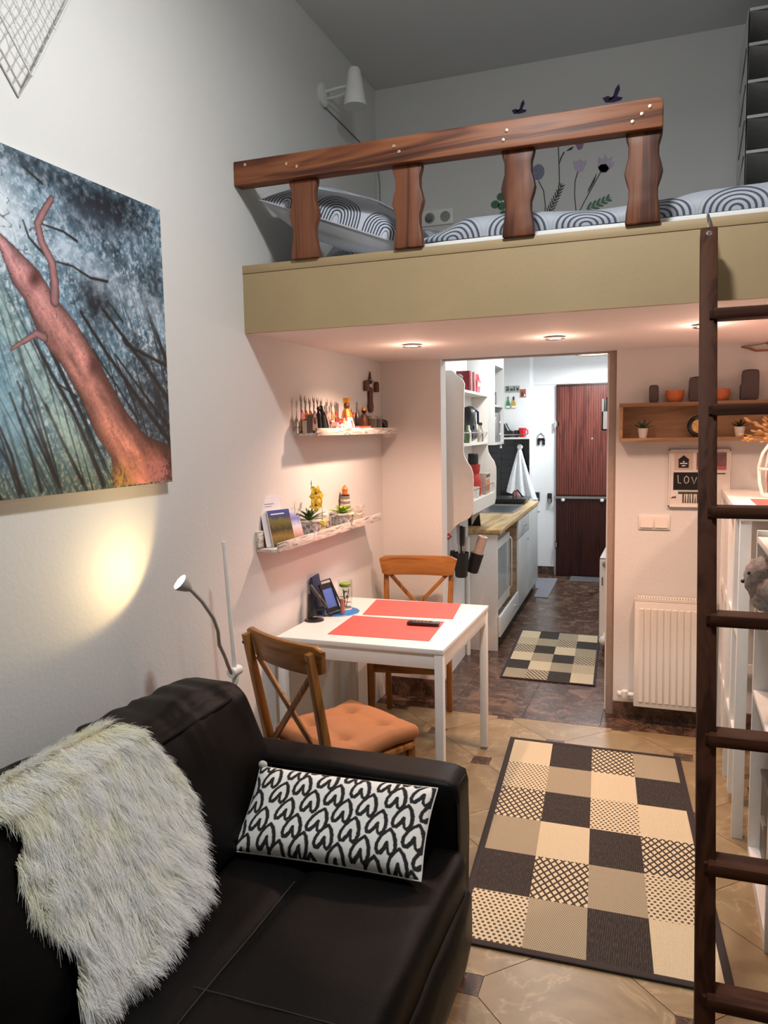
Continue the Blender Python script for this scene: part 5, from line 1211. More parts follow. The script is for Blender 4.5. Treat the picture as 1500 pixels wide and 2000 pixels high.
for i, (x, y0, z0, m_) in enumerate(((-.392, 5.20, 1.61, M_BLACK), (-.378, 5.30, 1.61, M_SLATE), (-.372, 5.45, 1.81, M_BRN), (-.375, 5.5, 1.561, BEI))):
    obj('letter', G().box(x, y0, z0, x + .010, y0 + .11, z0 + .20), m_, label=('black', 'slate grey', 'brown', 'beige')[i] + ' envelope in the white letter rack', cat='envelope', group='letters in the rack')

# ------------------------------------------------------------------ radiators
def radiator(name, label, x0, x1, yb, yf, z0, z1, ribs=True):
    """panel radiator in local axes: x along, front towards -y"""
    t = thing(name, label, 'radiator', ((x0 + x1) / 2, yb, 0))
    obj('panel', G().box(x0, yf, z0, x1, yf + .014, z1 - .018), M_RAD, t, bevel=.004)
    obj('rear_panel', G().box(x0 + .004, yb - .030, z0, x1 - .004, yb - .018, z1 - .018), M_RAD, t)
    if ribs:
        n = int((x1 - x0 - .03) / .0335)
        for k in range(n):
            x = x0 + .024 + k * .0335
            obj('rib', G().prism([(x, yf, z0 + .028), (x + .024, yf, z0 + .028), (x + .024, yf, z1 - .055), (x, yf, z1 - .055)], (0, -.006, 0)), M_RAD, t, bevel=.005, seg=1)
    for sx in (x0, x1 - .003): obj('side_cover', G().box(sx - .001, yf + .012, z0 + .004, sx + .004, yb - .016, z1 - .002), M_RAD, t)
    n = int((x1 - x0) / .0135)
    g = G().box(x0, yf + .001, z1 - .0165, x1, yf + .010, z1 - .002).box(x0, yb - .028, z1 - .0165, x1, yb - .018, z1 - .002)
    for k in range(n): g.box(x0 + .002 + k * .0135, yf + .010, z1 - .010, x0 + .008 + k * .0135, yb - .028, z1 - .002)
    obj('top_grille', g, M_RAD, t)
    return t
M_RAD = plain('radiator_enamel', (.80, .77, .71, 1), .3, var=.01)
r1 = radiator('radiator', 'white panel radiator on the wall under the double switch', -.166, .235, 4.41, 4.315, .105, .706)
obj('valve', G().tube([(-.168, 4.36, .155), (-.215, 4.36, .155)], .012, 10).tube([(-.205, 4.36, .155), (-.205, 4.409, .155)], .009, 10).lathe([(.014, -.022), (.018, -.01), (.018, .02), (.01, .026)], (-.215, 4.352, .155), 12), M_WHITE2, r1)
obj('thermostat_cap', G().lathe([(.010, 0), (.016, .008), (.016, .03), (.008, .034)], (-.222, 4.36, .155), 12, Matrix.Rotation(-PI / 2, 4, 'Y')), M_CERAM, r1)
t = thing('radiator', 'narrow-end white radiator on the right kitchen wall seen edge-on', 'radiator', (-.40, 5.95, 0))
obj('panel', G().box(-.460, 5.655, .12, -.448, 6.30, .69), M_RAD, t, bevel=.003); obj('rear_panel', G().box(-.392, 5.655, .12, -.380, 6.30, .69), M_RAD, t, bevel=.003)
obj('side_cover', G().box(-.458, 5.650, .125, -.382, 5.656, .694), M_RAD, t, label='side cover with slots'); obj('side_cover', G().box(-.458, 6.298, .125, -.382, 6.304, .694), M_RAD, t); obj('top_grille', G().box(-.458, 5.65, .690, -.382, 6.30, .700), M_RAD, t)
for x in (-.440, -.400): obj('slot', G().box(x - .004, 5.648, .50, x + .004, 5.650, .56), M_SLATE, t)
obj('plug', G().lathe([(.022, 0), (.022, .006), (.012, .008), (.012, .012)], (-.42, 5.650, .655), 16, Matrix.Rotation(PI / 2, 4, 'X')), M_STEEL, t); obj('wall_bracket', G().box(-.382, 5.70, .60, -.336, 5.74, .64).box(-.382, 5.70, .17, -.336, 5.74, .21), M_STEEL, t)
obj('valve', G().ball((-.425, 5.60, .115), (.032, .036, .034), 14, 10).tube([(-.41, 5.62, .13), (-.336, 5.62, .13)], .009, 8).tube([(-.42, 5.65, .15), (-.42, 5.62, .13)], .012, 8), M_CERAM, t)
# ------------------------------------------------------------------ right-hand wall: box shelf and what stands on it
bs = thing('box_shelf', 'long light oak box shelf on the wall right of the doorway', 'shelf', (.3, BY, 1.54))
SX0, SX1, SY = -.257, 1.15, 4.285
obj('top_board', G().box(SX0, SY, 1.722, SX1, BY, 1.742), W_OAK, bs, bevel=.001); obj('bottom_board', G().box(SX0, SY, 1.540, SX1, BY, 1.560), W_OAK, bs, bevel=.001)
obj('end_board', G().box(SX0, SY, 1.560, SX0 + .018, BY, 1.722), W_OAK, bs); obj('end_board', G().box(SX1 - .018, SY, 1.560, SX1, BY, 1.722), W_OAK, bs); obj('back_board', G().box(SX0 + .018, BY - .008, 1.560, SX1 - .018, BY - .001, 1.722), W_OAK, bs)
M_VASE = plain('charcoal_clay', S(82, 72, 72), .75, bump=.15, bscale=150); M_TERRA = plain('terracotta', S(186, 104, 60), .65, var=.05)
zt, yc = 1.7425, 4.34
slab_v = lambda w_, h_, d_: [('body', rbox(0, 0, h_ / 2, w_, d_, h_, .010, 6), M_VASE), ('mouth', G().lathe([(w_ * .30, h_ - .001), (w_ * .34, h_ + .001), (w_ * .22, h_ + .0005)], n=16), M_BLACK)]
one('clay_vase', 'small charcoal clay vase, first from the left on the box shelf', 'vase', slab_v(.048, .090, .045), (-.088, yc, zt), 'charcoal clay vases on the box shelf')
one('clay_vase', 'wide charcoal clay vase right of the first orange bowl', 'vase', slab_v(.100, .124, .06), (.132, yc, zt), 'charcoal clay vases on the box shelf')
one('clay_vase', 'tallest charcoal clay vase with a stepped side at the right', 'vase', [('body', rbox(0, 0, .075, .080, .055, .150, .012, 6), M_VASE), ('step', rbox(-.034, 0, .041, .026, .050, .082, .010, 5), M_VASE), ('mouth', G().lathe([(.022, .149), (.025, .151), (.016, .1505)], n=16), M_BLACK)], (.368, yc, zt), 'charcoal clay vases on the box shelf')
for x, lb in ((.014, 'orange bowl between the first two clay vases'), (.232, 'orange bowl behind the ladder on the box shelf')):
    one('orange_bowl', lb, 'bowl', [('bowl', G().lathe([(.028, 0), (.038, .010), (.045, .032), (.046, .060), (.043, .060), (.041, .034), (.034, .013), (.001, .008)], n=26), M_TERRA), ('foot', G().lathe([(.026, -.0003), (.028, .003)], n=20), M_TERRA)], (x, yc, zt), 'orange bowls on the box shelf')
def potted(name, label, loc, mat_pot, lm, n, L_):
    t = thing(name, label, 'potted plant', loc); obj('pot', G().lathe([(.019, 0), (.027, .050), (.0245, .050), (.023, .044), (.001, .043)], n=20), mat_pot, t, local=True); obj('soil', G().lathe([(.0235, .044), (.001, .047)], n=14), D.materials['potting_soil'], t, local=True)
    for k in range(n):
        an = 2.4 * k; e_ = .45 + .8 * (k / n)
        obj('leaf', G().leaf((0, 0, .044), (math.cos(an) * math.cos(e_), math.sin(an) * math.cos(e_), math.sin(e_)), L_ * (.8 + .2 * (k % 3) / 2), .011, (0, 0, 1), .12, 4), lm, t, local=True, smooth=60)
potted('potted_aloe', 'small aloe in a white pot inside the box shelf, left end', (-.140, yc, 1.5605), M_CERAM, plain('deep_aloe', S(62, 92, 68), .45, var=.15, scale=40), 13, .066)
potted('potted_aloe', 'small dark plant in a white pot inside the box shelf behind the ladder rung', (.325, 4.335, 1.5605), M_CERAM, plain('dark_leaf', S(38, 52, 36), .45, var=.15, scale=40), 12, .055)
t = thing('round_plate_ornament', 'black round ornament with golden picture standing inside the box shelf', 'ornament', (.133, 4.34, 1.5605))
RX_ = Matrix.Rotation(PI / 2 - .12, 4, 'X')
obj('ring', G().lathe([(.034, -.006), (.054, -.004), (.056, .004), (.050, .010), (.036, .006), (.034, -.006)], (0, 0, .056), 32, RX_, cap=False), plain('black_lacquer', (.015, .012, .012, 1), .15), t, local=True); obj('picture', G().lathe([(.035, .002), (.0001, .003)], (0, 0, .056), 24, RX_), plain('golden_picture', S(206, 168, 96), .35, .2, var=.5, scale=80), t, local=True); obj('easel', G().box(-.030, -.012, 0, .030, .028, .008).box(-.02, .012, .008, .02, .026, .03), M_BLACK, t, local=True)

# ------------------------------------------------------------------ framed LOVE collage, switches, twig
fm = thing('love_frame', 'white collage frame with black LOVE panel under the box shelf', 'picture frame', (.142, BY, 1.19))
yf = BY - .022; WF = plain('frame_white', (.72, .68, .64, 1), .45, var=.02)
obj('board', G().box(-.004, yf + .006, 1.196, .288, BY - .001, 1.492), WF, fm)
for bx in ((-.008, yf, 1.490, .292, BY - .001, 1.496), (-.008, yf, 1.192, .292, BY - .001, 1.200), (-.008, yf, 1.192, -.002, BY - .001, 1.496), (.286, yf, 1.192, .292, BY - .001, 1.496)): obj('moulding', G().box(*bx), WF, fm)
obj('photo', G().box(.020, yf + .003, 1.390, .110, yf + .0055, 1.478), plain('pale_print', S(196, 178, 164), .5), fm)
hs_ = obj('house_tag', G().prism([(x, yf + .001, z) for x, z in ((.040, 1.400), (.090, 1.400), (.090, 1.440), (.094, 1.442), (.065, 1.466), (.036, 1.442), (.040, 1.440))], (0, .003, 0)), M_BLACK, fm)
for z, w_ in ((1.432, .010), (1.423, .036), (1.411, .018)): obj('tag_line', G().box(.065 - w_ / 2, yf - .0002, z - .0025, .065 + w_ / 2, yf + .001, z + .0025), M_PWHITE, hs_)
obj('photo', G().box(.128, yf + .003, 1.390, .272, yf + .0055, 1.479), plain('dusky_print', S(116, 84, 84), .5, var=.4, scale=18), fm); obj('photo_strip', G().box(.128, yf + .0015, 1.390, .272, yf + .003, 1.408), plain('rose_print', S(176, 96, 96), .5), fm)
lv = obj('love_panel', G().box(.016, yf + .002, 1.284, .204, yf + .0055, 1.376), M_BLACK, fm)
chalk = plain('chalk', S(205, 198, 190), .7)
for pts in ([(.038, 1.362), (.040, 1.320), (.054, 1.318)], [(.080, 1.357), (.070, 1.345), (.070, 1.328), (.079, 1.317), (.090, 1.325), (.092, 1.345), (.080, 1.357)], [(.106, 1.352), (.118, 1.315), (.130, 1.350)], [(.164, 1.348), (.148, 1.345), (.147, 1.330), (.158, 1.330), (.147, 1.329), (.150, 1.310), (.166, 1.309)]):
    obj('letter', G().tube([(x, yf + .0012, z) for x, z in pts], .0023, 6), chalk, lv)
for k, (x, h_) in enumerate([(.062 + i * .0118, (.050, .046, .052, .044)[i % 4]) for i in range(12)]): obj('skyline_strip', G().prism([(x, yf + .004, 1.214), (x + .0075, yf + .004, 1.214), (x + .0075 - .003 * (k % 2), yf + .004, 1.214 + h_), (x + .002 * (k % 3), yf + .004, 1.214 + h_)], (0, .0018, 0)), M_SLATE, fm)
obj('skyline_beam', G().box(.040, yf + .004, 1.262, .206, yf + .0058, 1.274), M_SLATE, fm); obj('small_bird', G().prism([(x, yf + .004, z) for x, z in ((.004, 1.238), (.014, 1.248), (.022, 1.246), (.030, 1.252), (.030, 1.240), (.018, 1.240))], (0, .0018, 0)), M_SLATE, fm); obj('caption_line', G().box(.215, yf + .004, 1.366, .268, yf + .0058, 1.372), M_SLATE, fm)
M_SW = plain('switch_plastic', (.74, .70, .65, 1), .35, var=.01)
t = thing('double_switch', 'double white light switch on the wall above the radiator', 'switch', (-.077, BY, 1.066))
obj('plate', G().box(-.157, BY - .009, 1.066, .003, BY - .0005, 1.146), M_SW, t, bevel=.003)
for x in (-.146, -.072): obj('rocker', G().add([(x, BY - .009, 1.078), (x + .064, BY - .009, 1.078), (x + .064, BY - .009, 1.134), (x, BY - .009, 1.134), (x, BY - .016, 1.078), (x + .064, BY - .016, 1.078), (x + .064, BY - .011, 1.134), (x, BY - .011, 1.134)], [(0, 1, 2, 3), (4, 7, 6, 5), (0, 4, 5, 1), (1, 5, 6, 2), (2, 6, 7, 3), (3, 7, 4, 0)][::1]), M_SW, t)
tw = thing('twig_decoration', 'brown twig decoration fixed high on the wall right of the ladder', 'wall ornament', (.45, BY, 2.0))
WT = plain('twig_bark', S(150, 104, 70), .7)
obj('main_twig', G().tube([(.325, BY - .012, 2.012), (.36, BY - .014, 2.004), (.395, BY - .014, 1.990), (.45, BY - .012, 1.990), (.56, BY - .012, 2.0)], [.003, .006, .006, .005, .004], 7), WT, tw); obj('side_twig', G().tube([(.33, BY - .010, 2.014), (.40, BY - .010, 2.020), (.46, BY - .012, 2.028), (.52, BY - .012, 2.03)], .0025, 6), WT, tw); obj('knot', G().ball((.455, BY - .014, 2.026), (.016, .012, .010), 8, 6), WT, tw)

# ------------------------------------------------------------------ tall white table behind the ladder
ht = thing('tall_white_table', 'tall white table against the back wall behind the ladder', 'table', (.6, 3.8, 0))
TX0, TX1, TY0, TY1, TZ = .250, 1.10, 3.19, 4.395, 1.29
obj('tabletop', G().box(TX0, TY0, TZ - .03, TX1, TY1, TZ), M_WHITE, ht, bevel=.002)
for x in (TX0 + .002, TX1 - .042):
    for y in (TY0 + .012, 3.78, TY1 - .055): obj('leg', G().box(x, y, 0, x + .040, y + .040, TZ - .0305), M_WHITE, ht, bevel=.002)
for z in (.33, .78): obj('stretcher', G().box(TX0 + .008, TY0 + .052, z, TX0 + .030, TY1 - .055, z + .045), M_WHITE, ht)
for z in (.33, .78): obj('stretcher', G().box(TX0 + .042, TY1 - .045, z, TX1 - .042, TY1 - .025, z + .045), M_WHITE, ht)
obj('side_slat', G().box(TX0 + .006, 3.50, .05, TX0 + .028, 3.57, TZ - .0305), M_WHITE, ht); obj('side_slat', G().box(TX0 + .006, 4.05, .05, TX0 + .028, 4.12, TZ - .0305), M_WHITE, ht)
obj('placemat', G().box(.335, 3.42, TZ + .0003, .78, 3.78, TZ + .0025), M_CORAL, label='pinkish red placemat on the tall white table', cat='placemat')
ln = thing('white_lantern', 'white arched lantern with red candle on the tall table', 'lantern', (.455, 3.90, TZ)); WL = plain('lantern_white', (.82, .78, .74, 1), .35)
obj('base', G().lathe([(.060, 0), (.065, .006), (.062, .018), (.03, .022)], (.455, 3.90, TZ + .0005), 20), WL, ln)
for k in range(6):
    an = k * PI / 3
    obj('arch', G().tube([(.455 + math.cos(an) * r_, 3.90 + math.sin(an) * r_, TZ + z) for r_, z in ((.060, .012), (.075, .07), (.078, .14), (.064, .20), (.035, .245), (.004, .26))], .0075, 8), WL, ln)
obj('band', G().tube([(.455 + .077 * math.cos(a), 3.90 + .077 * math.sin(a), TZ + .13) for a in [2 * PI * i / 24 for i in range(25)]], .006, 6), WL, ln); obj('finial', G().ball((.455, 3.90, TZ + .268), .016, 10, 8), WL, ln)
cd = thing('red_candle', 'red pillar candle inside the white lantern', 'candle', (.455, 3.90, TZ + .022)); obj('wax', G().lathe([(.042, 0), (.042, .155), (.036, .162), (.001, .158)], (.455, 3.90, TZ + .0225), 20), plain('red_wax', S(206, 26, 40), .4), cd); obj('wick', G().tube([(.455, 3.90, TZ + .18), (.456, 3.90, TZ + .195)], .0015, 5), M_BLACK, cd)
dv = thing('dried_grass_vase', 'small vase of dried wheat and orange flowers on the tall table', 'flowers', (.52, 4.16, TZ)); obj('vase', G().lathe([(.035, 0), (.05, .05), (.045, .12), (.028, .15), (.034, .17), (.030, .17), (.024, .15), (.001, .02)], (.52, 4.16, TZ + .0005), 18), M_CERAM, dv)
WH = plain('dried_wheat', S(206, 164, 104), .8, var=.2, scale=60); rr_ = random.Random(8)
for k in range(34):
    a = rr_.uniform(PI * .70, PI * 1.30); sp_ = rr_.uniform(.10, .22); zz = rr_.uniform(.24, .36)
    e_ = Vector((.52 + math.cos(a) * sp_, 4.13 + math.sin(a) * sp_ * .45 - .04, TZ + zz)); s_ = Vector((.52, 4.16, TZ + .15))
    m_ = s_.lerp(e_, .55) + Vector((0, 0, .05)); obj('stalk', G().tube([s_, m_, e_], .0014, 4).ball(e_, (.006, .006, .014), 6, 5, (e_ - m_).to_track_quat('Z', 'Y').to_matrix()), WH, dv)
OF = plain('orange_petal', S(236, 104, 30), .6)
for k, (dx, dy, z) in enumerate(((-.085, -.03, .405), (-.045, -.04, .425), (-.01, -.02, .41))):
    c = Vector((.52 + dx, 4.14 + dy, TZ + z)); f_ = obj('flower', G().ball(c, (.012, .012, .010), 8, 6), OF, dv); obj('stem', G().tube([(.52, 4.16, TZ + .15), c], .0016, 5), BUD, dv)
    for m_ in range(7): obj('petal', G().leaf(c, (math.cos(m_ * .9), math.sin(m_ * .9), .35), .028, .016), OF, f_)

# ------------------------------------------------------------------ white bookcase and plush toy at the right edge
bk = thing('white_bookcase', 'white open bookcase at the right edge behind the ladder', 'bookcase', (.46, 2.77, 0))
M_BKI = plain('grey_back_panel', S(92, 92, 90), .6)
BX0, BX1 = .298, .62
for y0 in (3.06, 2.50): obj('upright', G().box(BX0, y0, 0, BX1, y0 + .022, 1.24), M_WHITE, bk, bevel=.001)
for z in (.05, .655, .985, 1.22): obj('shelf', G().box(BX0 + .001, 2.522, z - .022, BX1, 3.06, z), M_WHITE, bk, bevel=.001)
obj('plinth', G().box(BX0 + .001, 2.522, 0, BX0 + .016, 3.06, .028), M_WHITE, bk); obj('back', G().box(BX1, 2.50, 0, BX1 + .006, 3.082, 1.24), M_BKI, bk)
for y0, w_, h_, m_, lb in ((2.80, .24, .30, M_SLATE, 'dark grey storage box on the bottom shelf of the white bookcase'), (2.535, .24, .26, M_BLACK, 'black storage box beside the dark grey one')):
    b = thing('storage_box', lb, 'box', (.46, y0 + w_ / 2, .05)); obj('body', G().box(.335, y0, .0505, .60, y0 + w_, .05 + h_), m_, b, bevel=.006); obj('lid', G().box(.330, y0 - .004, .05 + h_, .604, y0 + w_ + .004, .065 + h_), m_, b, bevel=.003); obj('grip', G().box(.327, y0 + w_ / 2 - .04, .20, .336, y0 + w_ / 2 + .04, .225), M_STEEL, b)
M_PL = Mat('grey_plush', S(150, 146, 144), .95); vv = M_PL.co(); nn_ = M_PL.noise(vv, 60, 4, .7); M_PL.color(M_PL.ramp(nn_, [(.3, S(140, 136, 134)), (.7, S(200, 195, 190))])); M_PL.bump(M_PL.noise(vv, 220, 3, .8), .9, .01); M_PL = M_PL.m
ps = thing('plush_toy', 'fluffy grey plush animal sitting on the white bookcase shelf', 'soft toy', (.42, 3.0, .9855))
def fuzz(c, r_, M=None):
    g = G().ball(c, r_, 28, 20, M)
    g.v = [tuple(Vector(v_) + (Vector(v_) - Vector(c)).normalized() * (.008 * noise.noise(Vector(v_) * 60) + .006 * noise.noise(Vector(v_) * 25))) for v_ in g.v]; return g
obj('body', fuzz((.372, 2.90, 1.062), (.095, .12, .066)), M_PL, ps, smooth=80); obj('head', fuzz((.326, 2.95, 1.085), (.078, .095, .082)), M_PL, ps, smooth=80)
for c, r_ in (((.305, 2.985, 1.022), (.034, .038, .028)), ((.305, 2.87, 1.022), (.034, .034, .028))): obj('paw', fuzz(c, r_), M_PL, ps, smooth=80)
for c in ((.345, 3.005, 1.125), (.345, 2.895, 1.135)): obj('ear', fuzz(c, (.018, .024, .026)), M_PL, ps, smooth=80)
obj('nose', G().ball((.246, 2.955, 1.075), (.008, .011, .008), 10, 6), M_BLACK, ps)
for y in (2.905, 2.975): obj('eye', G().ball((.260, y, 1.112), .006, 8, 6), M_BLACK, ps)
# ------------------------------------------------------------------ the sleeping loft
M_SHEET = plain('white_cotton_sheet', (.78, .78, .77, 1), .85, var=.02, bump=.15, bscale=90)
mt = thing('mattress', 'white mattress lying on the loft behind the railing', 'mattress', (0, 3.7, LZ))
obj('pad', rbox(.32, 3.665, 2.3225, 2.50, 1.42, .044, .020, 24, (0, 0, 0), .0025, 5, nz=4), M_SHEET, mt, smooth=80)
obj('mattress_label', G().box(-.60, 2.953, 2.315, -.56, 2.955, 2.335), M_PWHITE, mt)
obj('folded_sheet', rbox(-1.30, 3.10, 2.306, .58, .34, .020, .009, 14, wr=.004, ws=8, nz=2), M_SHEET, label='white folded sheet under the loft pillow', cat='sheet', smooth=80)
def arcs(name, cell, rings, col0, col1):
    m = Mat(name, rough=.85); v = m.co('UV'); x, y, z = m.xyz(v)
    u = x * (1 / cell[0]); w_ = y * (1 / cell[1]); row = w_.floor(); fu = ((u + row * .5).frac() - .5) * cell[0]; fw = w_.frac() * cell[1]
    r = (fu * fu + fw * fw).pow(.5); R_ = cell[0] * .50
    line = ((r * (rings / R_)).frac() - .5).abs().gt(.29) * r.lt(R_ * .97) * r.gt(R_ * .12)
    n = m.noise(m.co('UV'), 6, 2)
    m.color(m.mix((line * 1.0).clamp(), col0, col1)); m.bump(m.noise(v, 300, 2), .1, .002); return m.m
PAT = arcs('arc_print', (.25, .135), 6, S(180, 186, 196), S(76, 82, 98)); PAT2 = arcs('arc_print_pillow', (.20, .17), 9, S(192, 198, 210), S(52, 56, 70))
def uv_surf(name, fn, nu, nv, su, sv, mat, parent=None, **k):
    g = G().surf(fn, nu, nv); o = obj(name, g, mat, parent, smooth=80, **k); me = o.data; ul = me.uv_layers.new(name='uv')
    vi = np.empty(len(me.loops), int); me.loops.foreach_get('vertex_index', vi)
    uv = np.stack([(vi % (nu + 1)) / nu * su, (vi // (nu + 1)) / nv * sv], 1).astype(np.float32); ul.data.foreach_set('uv', uv.ravel()); return o
dq = thing('duvet', 'pale grey duvet with dark arc print along the loft mattress', 'duvet', (.3, 3.5, 2.36))
def dfn(u, v):
    x = -.93 + u * 2.45; a = v * PI * .62
    hgt = .082 + .014 * math.sin(x * 7) + .010 * noise.noise(Vector((x * 5, v * 3, 1))); hgt *= min(1, .25 + (x + .95) * 4)
    if v < .35:
        t = v / .35; y = 3.00 - .02 * math.sin(t * PI); z = 2.350 + hgt * t; y += .06 * t * t
    else:
        t = (v - .35) / .65; y = 3.06 + t * 1.24; z = 2.350 + hgt * (1 + .15 * math.sin(t * PI)) + .010 * noise.noise(Vector((x * 6, y * 6, 2)))
    return Vector((x, y, z))
uv_surf('cover', dfn, 120, 60, 2.45, .33, PAT, dq)
obj('lining', rbox(.30, 3.70, 2.356, 2.36, 1.05, .012, .005, 10, nz=2), M_SHEET, dq, smooth=80)
def pillow(nm, label, cx, cy, cz, w_, d_, h_, tilt, yaw, mat, under, su=.62, sv=.46):
    M = Matrix.Translation((cx, cy, cz)) @ Matrix.Rotation(yaw, 4, 'Z') @ Matrix.Rotation(tilt[0], 4, 'X') @ Matrix.Rotation(tilt[1], 4, 'Y')
    t = thing(nm, label, 'pillow', (cx, cy, cz - h_ / 2), 0, 'loft pillows')
    def f(sd):
        def g(u, v):
            x, y = 2 * u - 1, 2 * v - 1; e = (max(0, 1 - abs(x) ** 2.6) * max(0, 1 - abs(y) ** 2.6)) ** .55
            return M @ Vector((x * w_ / 2 * (1 - .05 * (1 - y * y)), y * d_ / 2 * (1 - .06 * (1 - x * x)), sd * h_ / 2 * e + .008 * noise.noise(Vector((x * 3, y * 3, sd + cx))) * e))
        return g
    uv_surf('top_cover', f(1), 40, 30, su, sv, mat, t); fb = f(-1)
    uv_surf('under_cover', lambda u, v: fb(1 - u, v), 40, 30, su, sv, under, t)
    rim = [f(0)(u, v) for u, v in [(i / 16, 0) for i in range(16)] + [(1, i / 12) for i in range(12)] + [(1 - i / 16, 1) for i in range(16)] + [(0, 1 - i / 12) for i in range(13)]]
    obj('piping', G().tube(rim, .004, 6), under, t, smooth=80)
GREYC = plain('silver_cotton', S(176, 180, 188), .8, var=.04, scale=8, bump=.1, bscale=90)
pillow('loft_pillow', 'pale pillow with concentric dark arcs propped by the railing in the loft', -1.275, 3.13, 2.495, .66, .44, .22, (.26, .36), .08, PAT2, GREYC)
pillow('loft_pillow', 'second arc print pillow half hidden behind the front loft pillow', -1.285, 3.62, 2.475, .60, .44, .17, (.60, .12), .05, PAT2, GREYC)

# hanging organiser at the right
og = thing('hanging_organizer', 'grey fabric hanging organizer with shelves at the loft back wall', 'organizer', (.43, 4.1, 2.62))
M_ORG2 = plain('grey_canvas', (.66, .66, .65, 1), .85, bump=.2, bscale=200)
OX0, OX1, OY0, OY1 = .282, .60, 3.90, 4.385
for x in (OX0, OX1): obj('side', G().surf(lambda u, v, x=x: Vector((x + .006 * math.sin(v * PI * 5) * math.sin(u * PI), OY0 + (OY1 - OY0) * u, 2.48 + .93 * v)), 10, 40).surf(lambda u, v, x=x: Vector((x + .006 + .006 * math.sin(v * PI * 5) * math.sin(u * PI), OY1 - (OY1 - OY0) * u, 2.48 + .93 * v)), 10, 40), M_ORG2, og, smooth=80)
obj('back', G().box(OX0, OY1 - .006, 2.48, OX1, OY1, 3.41), M_ORG2, og)
for z in (2.52, 2.665, 2.815, 2.962, 3.109, 3.262, 3.405): obj('shelf', G().surf(lambda u, v, z=z: Vector((OX0 + .006 + (OX1 - OX0 - .006) * u, OY0 + (OY1 - OY0) * v, z - .016 * math.sin(u * PI))), 10, 6).surf(lambda u, v, z=z: Vector((OX1 - (OX1 - OX0 - .006) * u, OY0 + (OY1 - OY0) * v, z - .010 - .016 * math.sin(u * PI))), 10, 6).box(OX0 + .004, OY0 - .003, z - .012, OX1, OY0 + .003, z), M_ORG2, og, smooth=60)
for z in (2.75, 2.90, 3.05, 3.20): obj('crease', G().tube([(OX0 - .004, OY0 + .02, z + .05), (OX0 - .005, OY0 + .30, z - .03)], .003, 5), plain('canvas_crease_shade', (.2, .2, .2, 1), .9), og)  # dark tubes put the shade of the fabric's side creases into colour
obj('strap', G().box(.42, 4.12, 3.41, .46, 4.126, CZ - .001), M_ORG2, og)

# wall decals (thin vinyl)
yD = BY - .0006
VIO, LIL, DKV, GRN, LGR = plain('violet_vinyl', S(70, 40, 96), .5), plain('lilac_vinyl', S(190, 176, 200), .5, var=.1, scale=40), plain('black_vinyl', S(34, 32, 44), .5), plain('green_vinyl', S(60, 110, 76), .5, var=.2, scale=40), plain('rose_vinyl', S(150, 110, 148), .5)
flat = lambda pts: G().prism([(x, yD, z) for x, z in pts], (0, -.0006, 0))
def ell(cx, cz, a, b, rot=0, n=14): c, s_ = math.cos(rot), math.sin(rot); return [(cx + a * math.cos(t) * c - b * math.sin(t) * s_, cz + a * math.cos(t) * s_ + b * math.sin(t) * c) for t in [2 * PI * i / n for i in range(n)]]
def stroke(pts, w_=.005):
    g = G()
    for (x0, z0), (x1, z1) in zip(pts, pts[1:]):
        d = Vector((x1 - x0, z1 - z0)).normalized() * (w_ / 2); g.prism([(x0 - d.y, yD, z0 + d.x), (x1 - d.y, yD, z1 + d.x), (x1 + d.y, yD, z1 - d.x), (x0 + d.y, yD, z0 - d.x)], (0, -.0008, 0))
    return g
for lb, cx, cz, s_ in (('small purple butterfly decal above the middle of the railing', -.805, 3.335, 1.0), ('purple butterfly decal just above the right end of the railing', -.318, 3.322, 1.25)):
    t = thing('butterfly_decal', lb, 'wall decal', (cx, BY, cz), 0, 'butterfly decals')
    obj('wing', flat([(cx + dx * s_, cz + dz * s_) for dx, dz in ((0, 0), (.012, .038), (.026, .052), (.030, .030), (.018, .004))]), VIO, t); obj('wing', flat([(cx + dx * s_, cz + dz * s_) for dx, dz in ((0, 0), (-.018, .012), (-.040, .006), (-.028, -.014), (.004, -.018), (.034, -.014), (.042, -.004), (.018, .004))]), VIO, t); obj('body', flat(ell(cx - .004 * s_, cz, .014 * s_, .004 * s_, .5)), DKV, t)
def flower(label, stem, heads, leaves=()):
    t = thing('flower_decal', label, 'wall decal', (stem[0][0], BY, stem[0][1]), 0, 'flower decals on the loft wall'); obj('stem', stroke(stem), DKV, t)
    for pts, m_ in heads: obj('blossom', flat(pts), m_, t)
    for pts, m_ in leaves: obj('leaf', flat(pts), m_, t)
flower('pale lilac tulip decal on a straight stem on the loft wall', [(-.496, 2.74), (-.508, 2.86), (-.505, 2.93), (-.492, 2.975)], [([(-.516, 3.035), (-.512, 2.995), (-.490, 2.968), (-.462, 2.978), (-.448, 3.010), (-.444, 3.034), (-.462, 3.022), (-.478, 3.038), (-.496, 3.030)], LIL)])
flower('violet tulip decal on a leaning stem on the loft wall', [(-.496, 2.74), (-.455, 2.82), (-.420, 2.88), (-.385, 2.940), (-.370, 2.965)], [([(-.392, 2.990), (-.376, 2.955), (-.345, 2.952), (-.318, 2.975), (-.300, 3.002), (-.322, 3.000), (-.312, 3.030), (-.338, 3.020), (-.350, 3.048), (-.366, 3.022), (-.386, 3.040)], LIL), ([(-.388, 2.985), (-.374, 2.957), (-.346, 2.955), (-.330, 2.972), (-.346, 2.996), (-.372, 2.998)], VIO)], [([(-.442, 2.855), (-.404, 2.915), (-.392, 2.960), (-.412, 2.925), (-.436, 2.880)], DKV)])
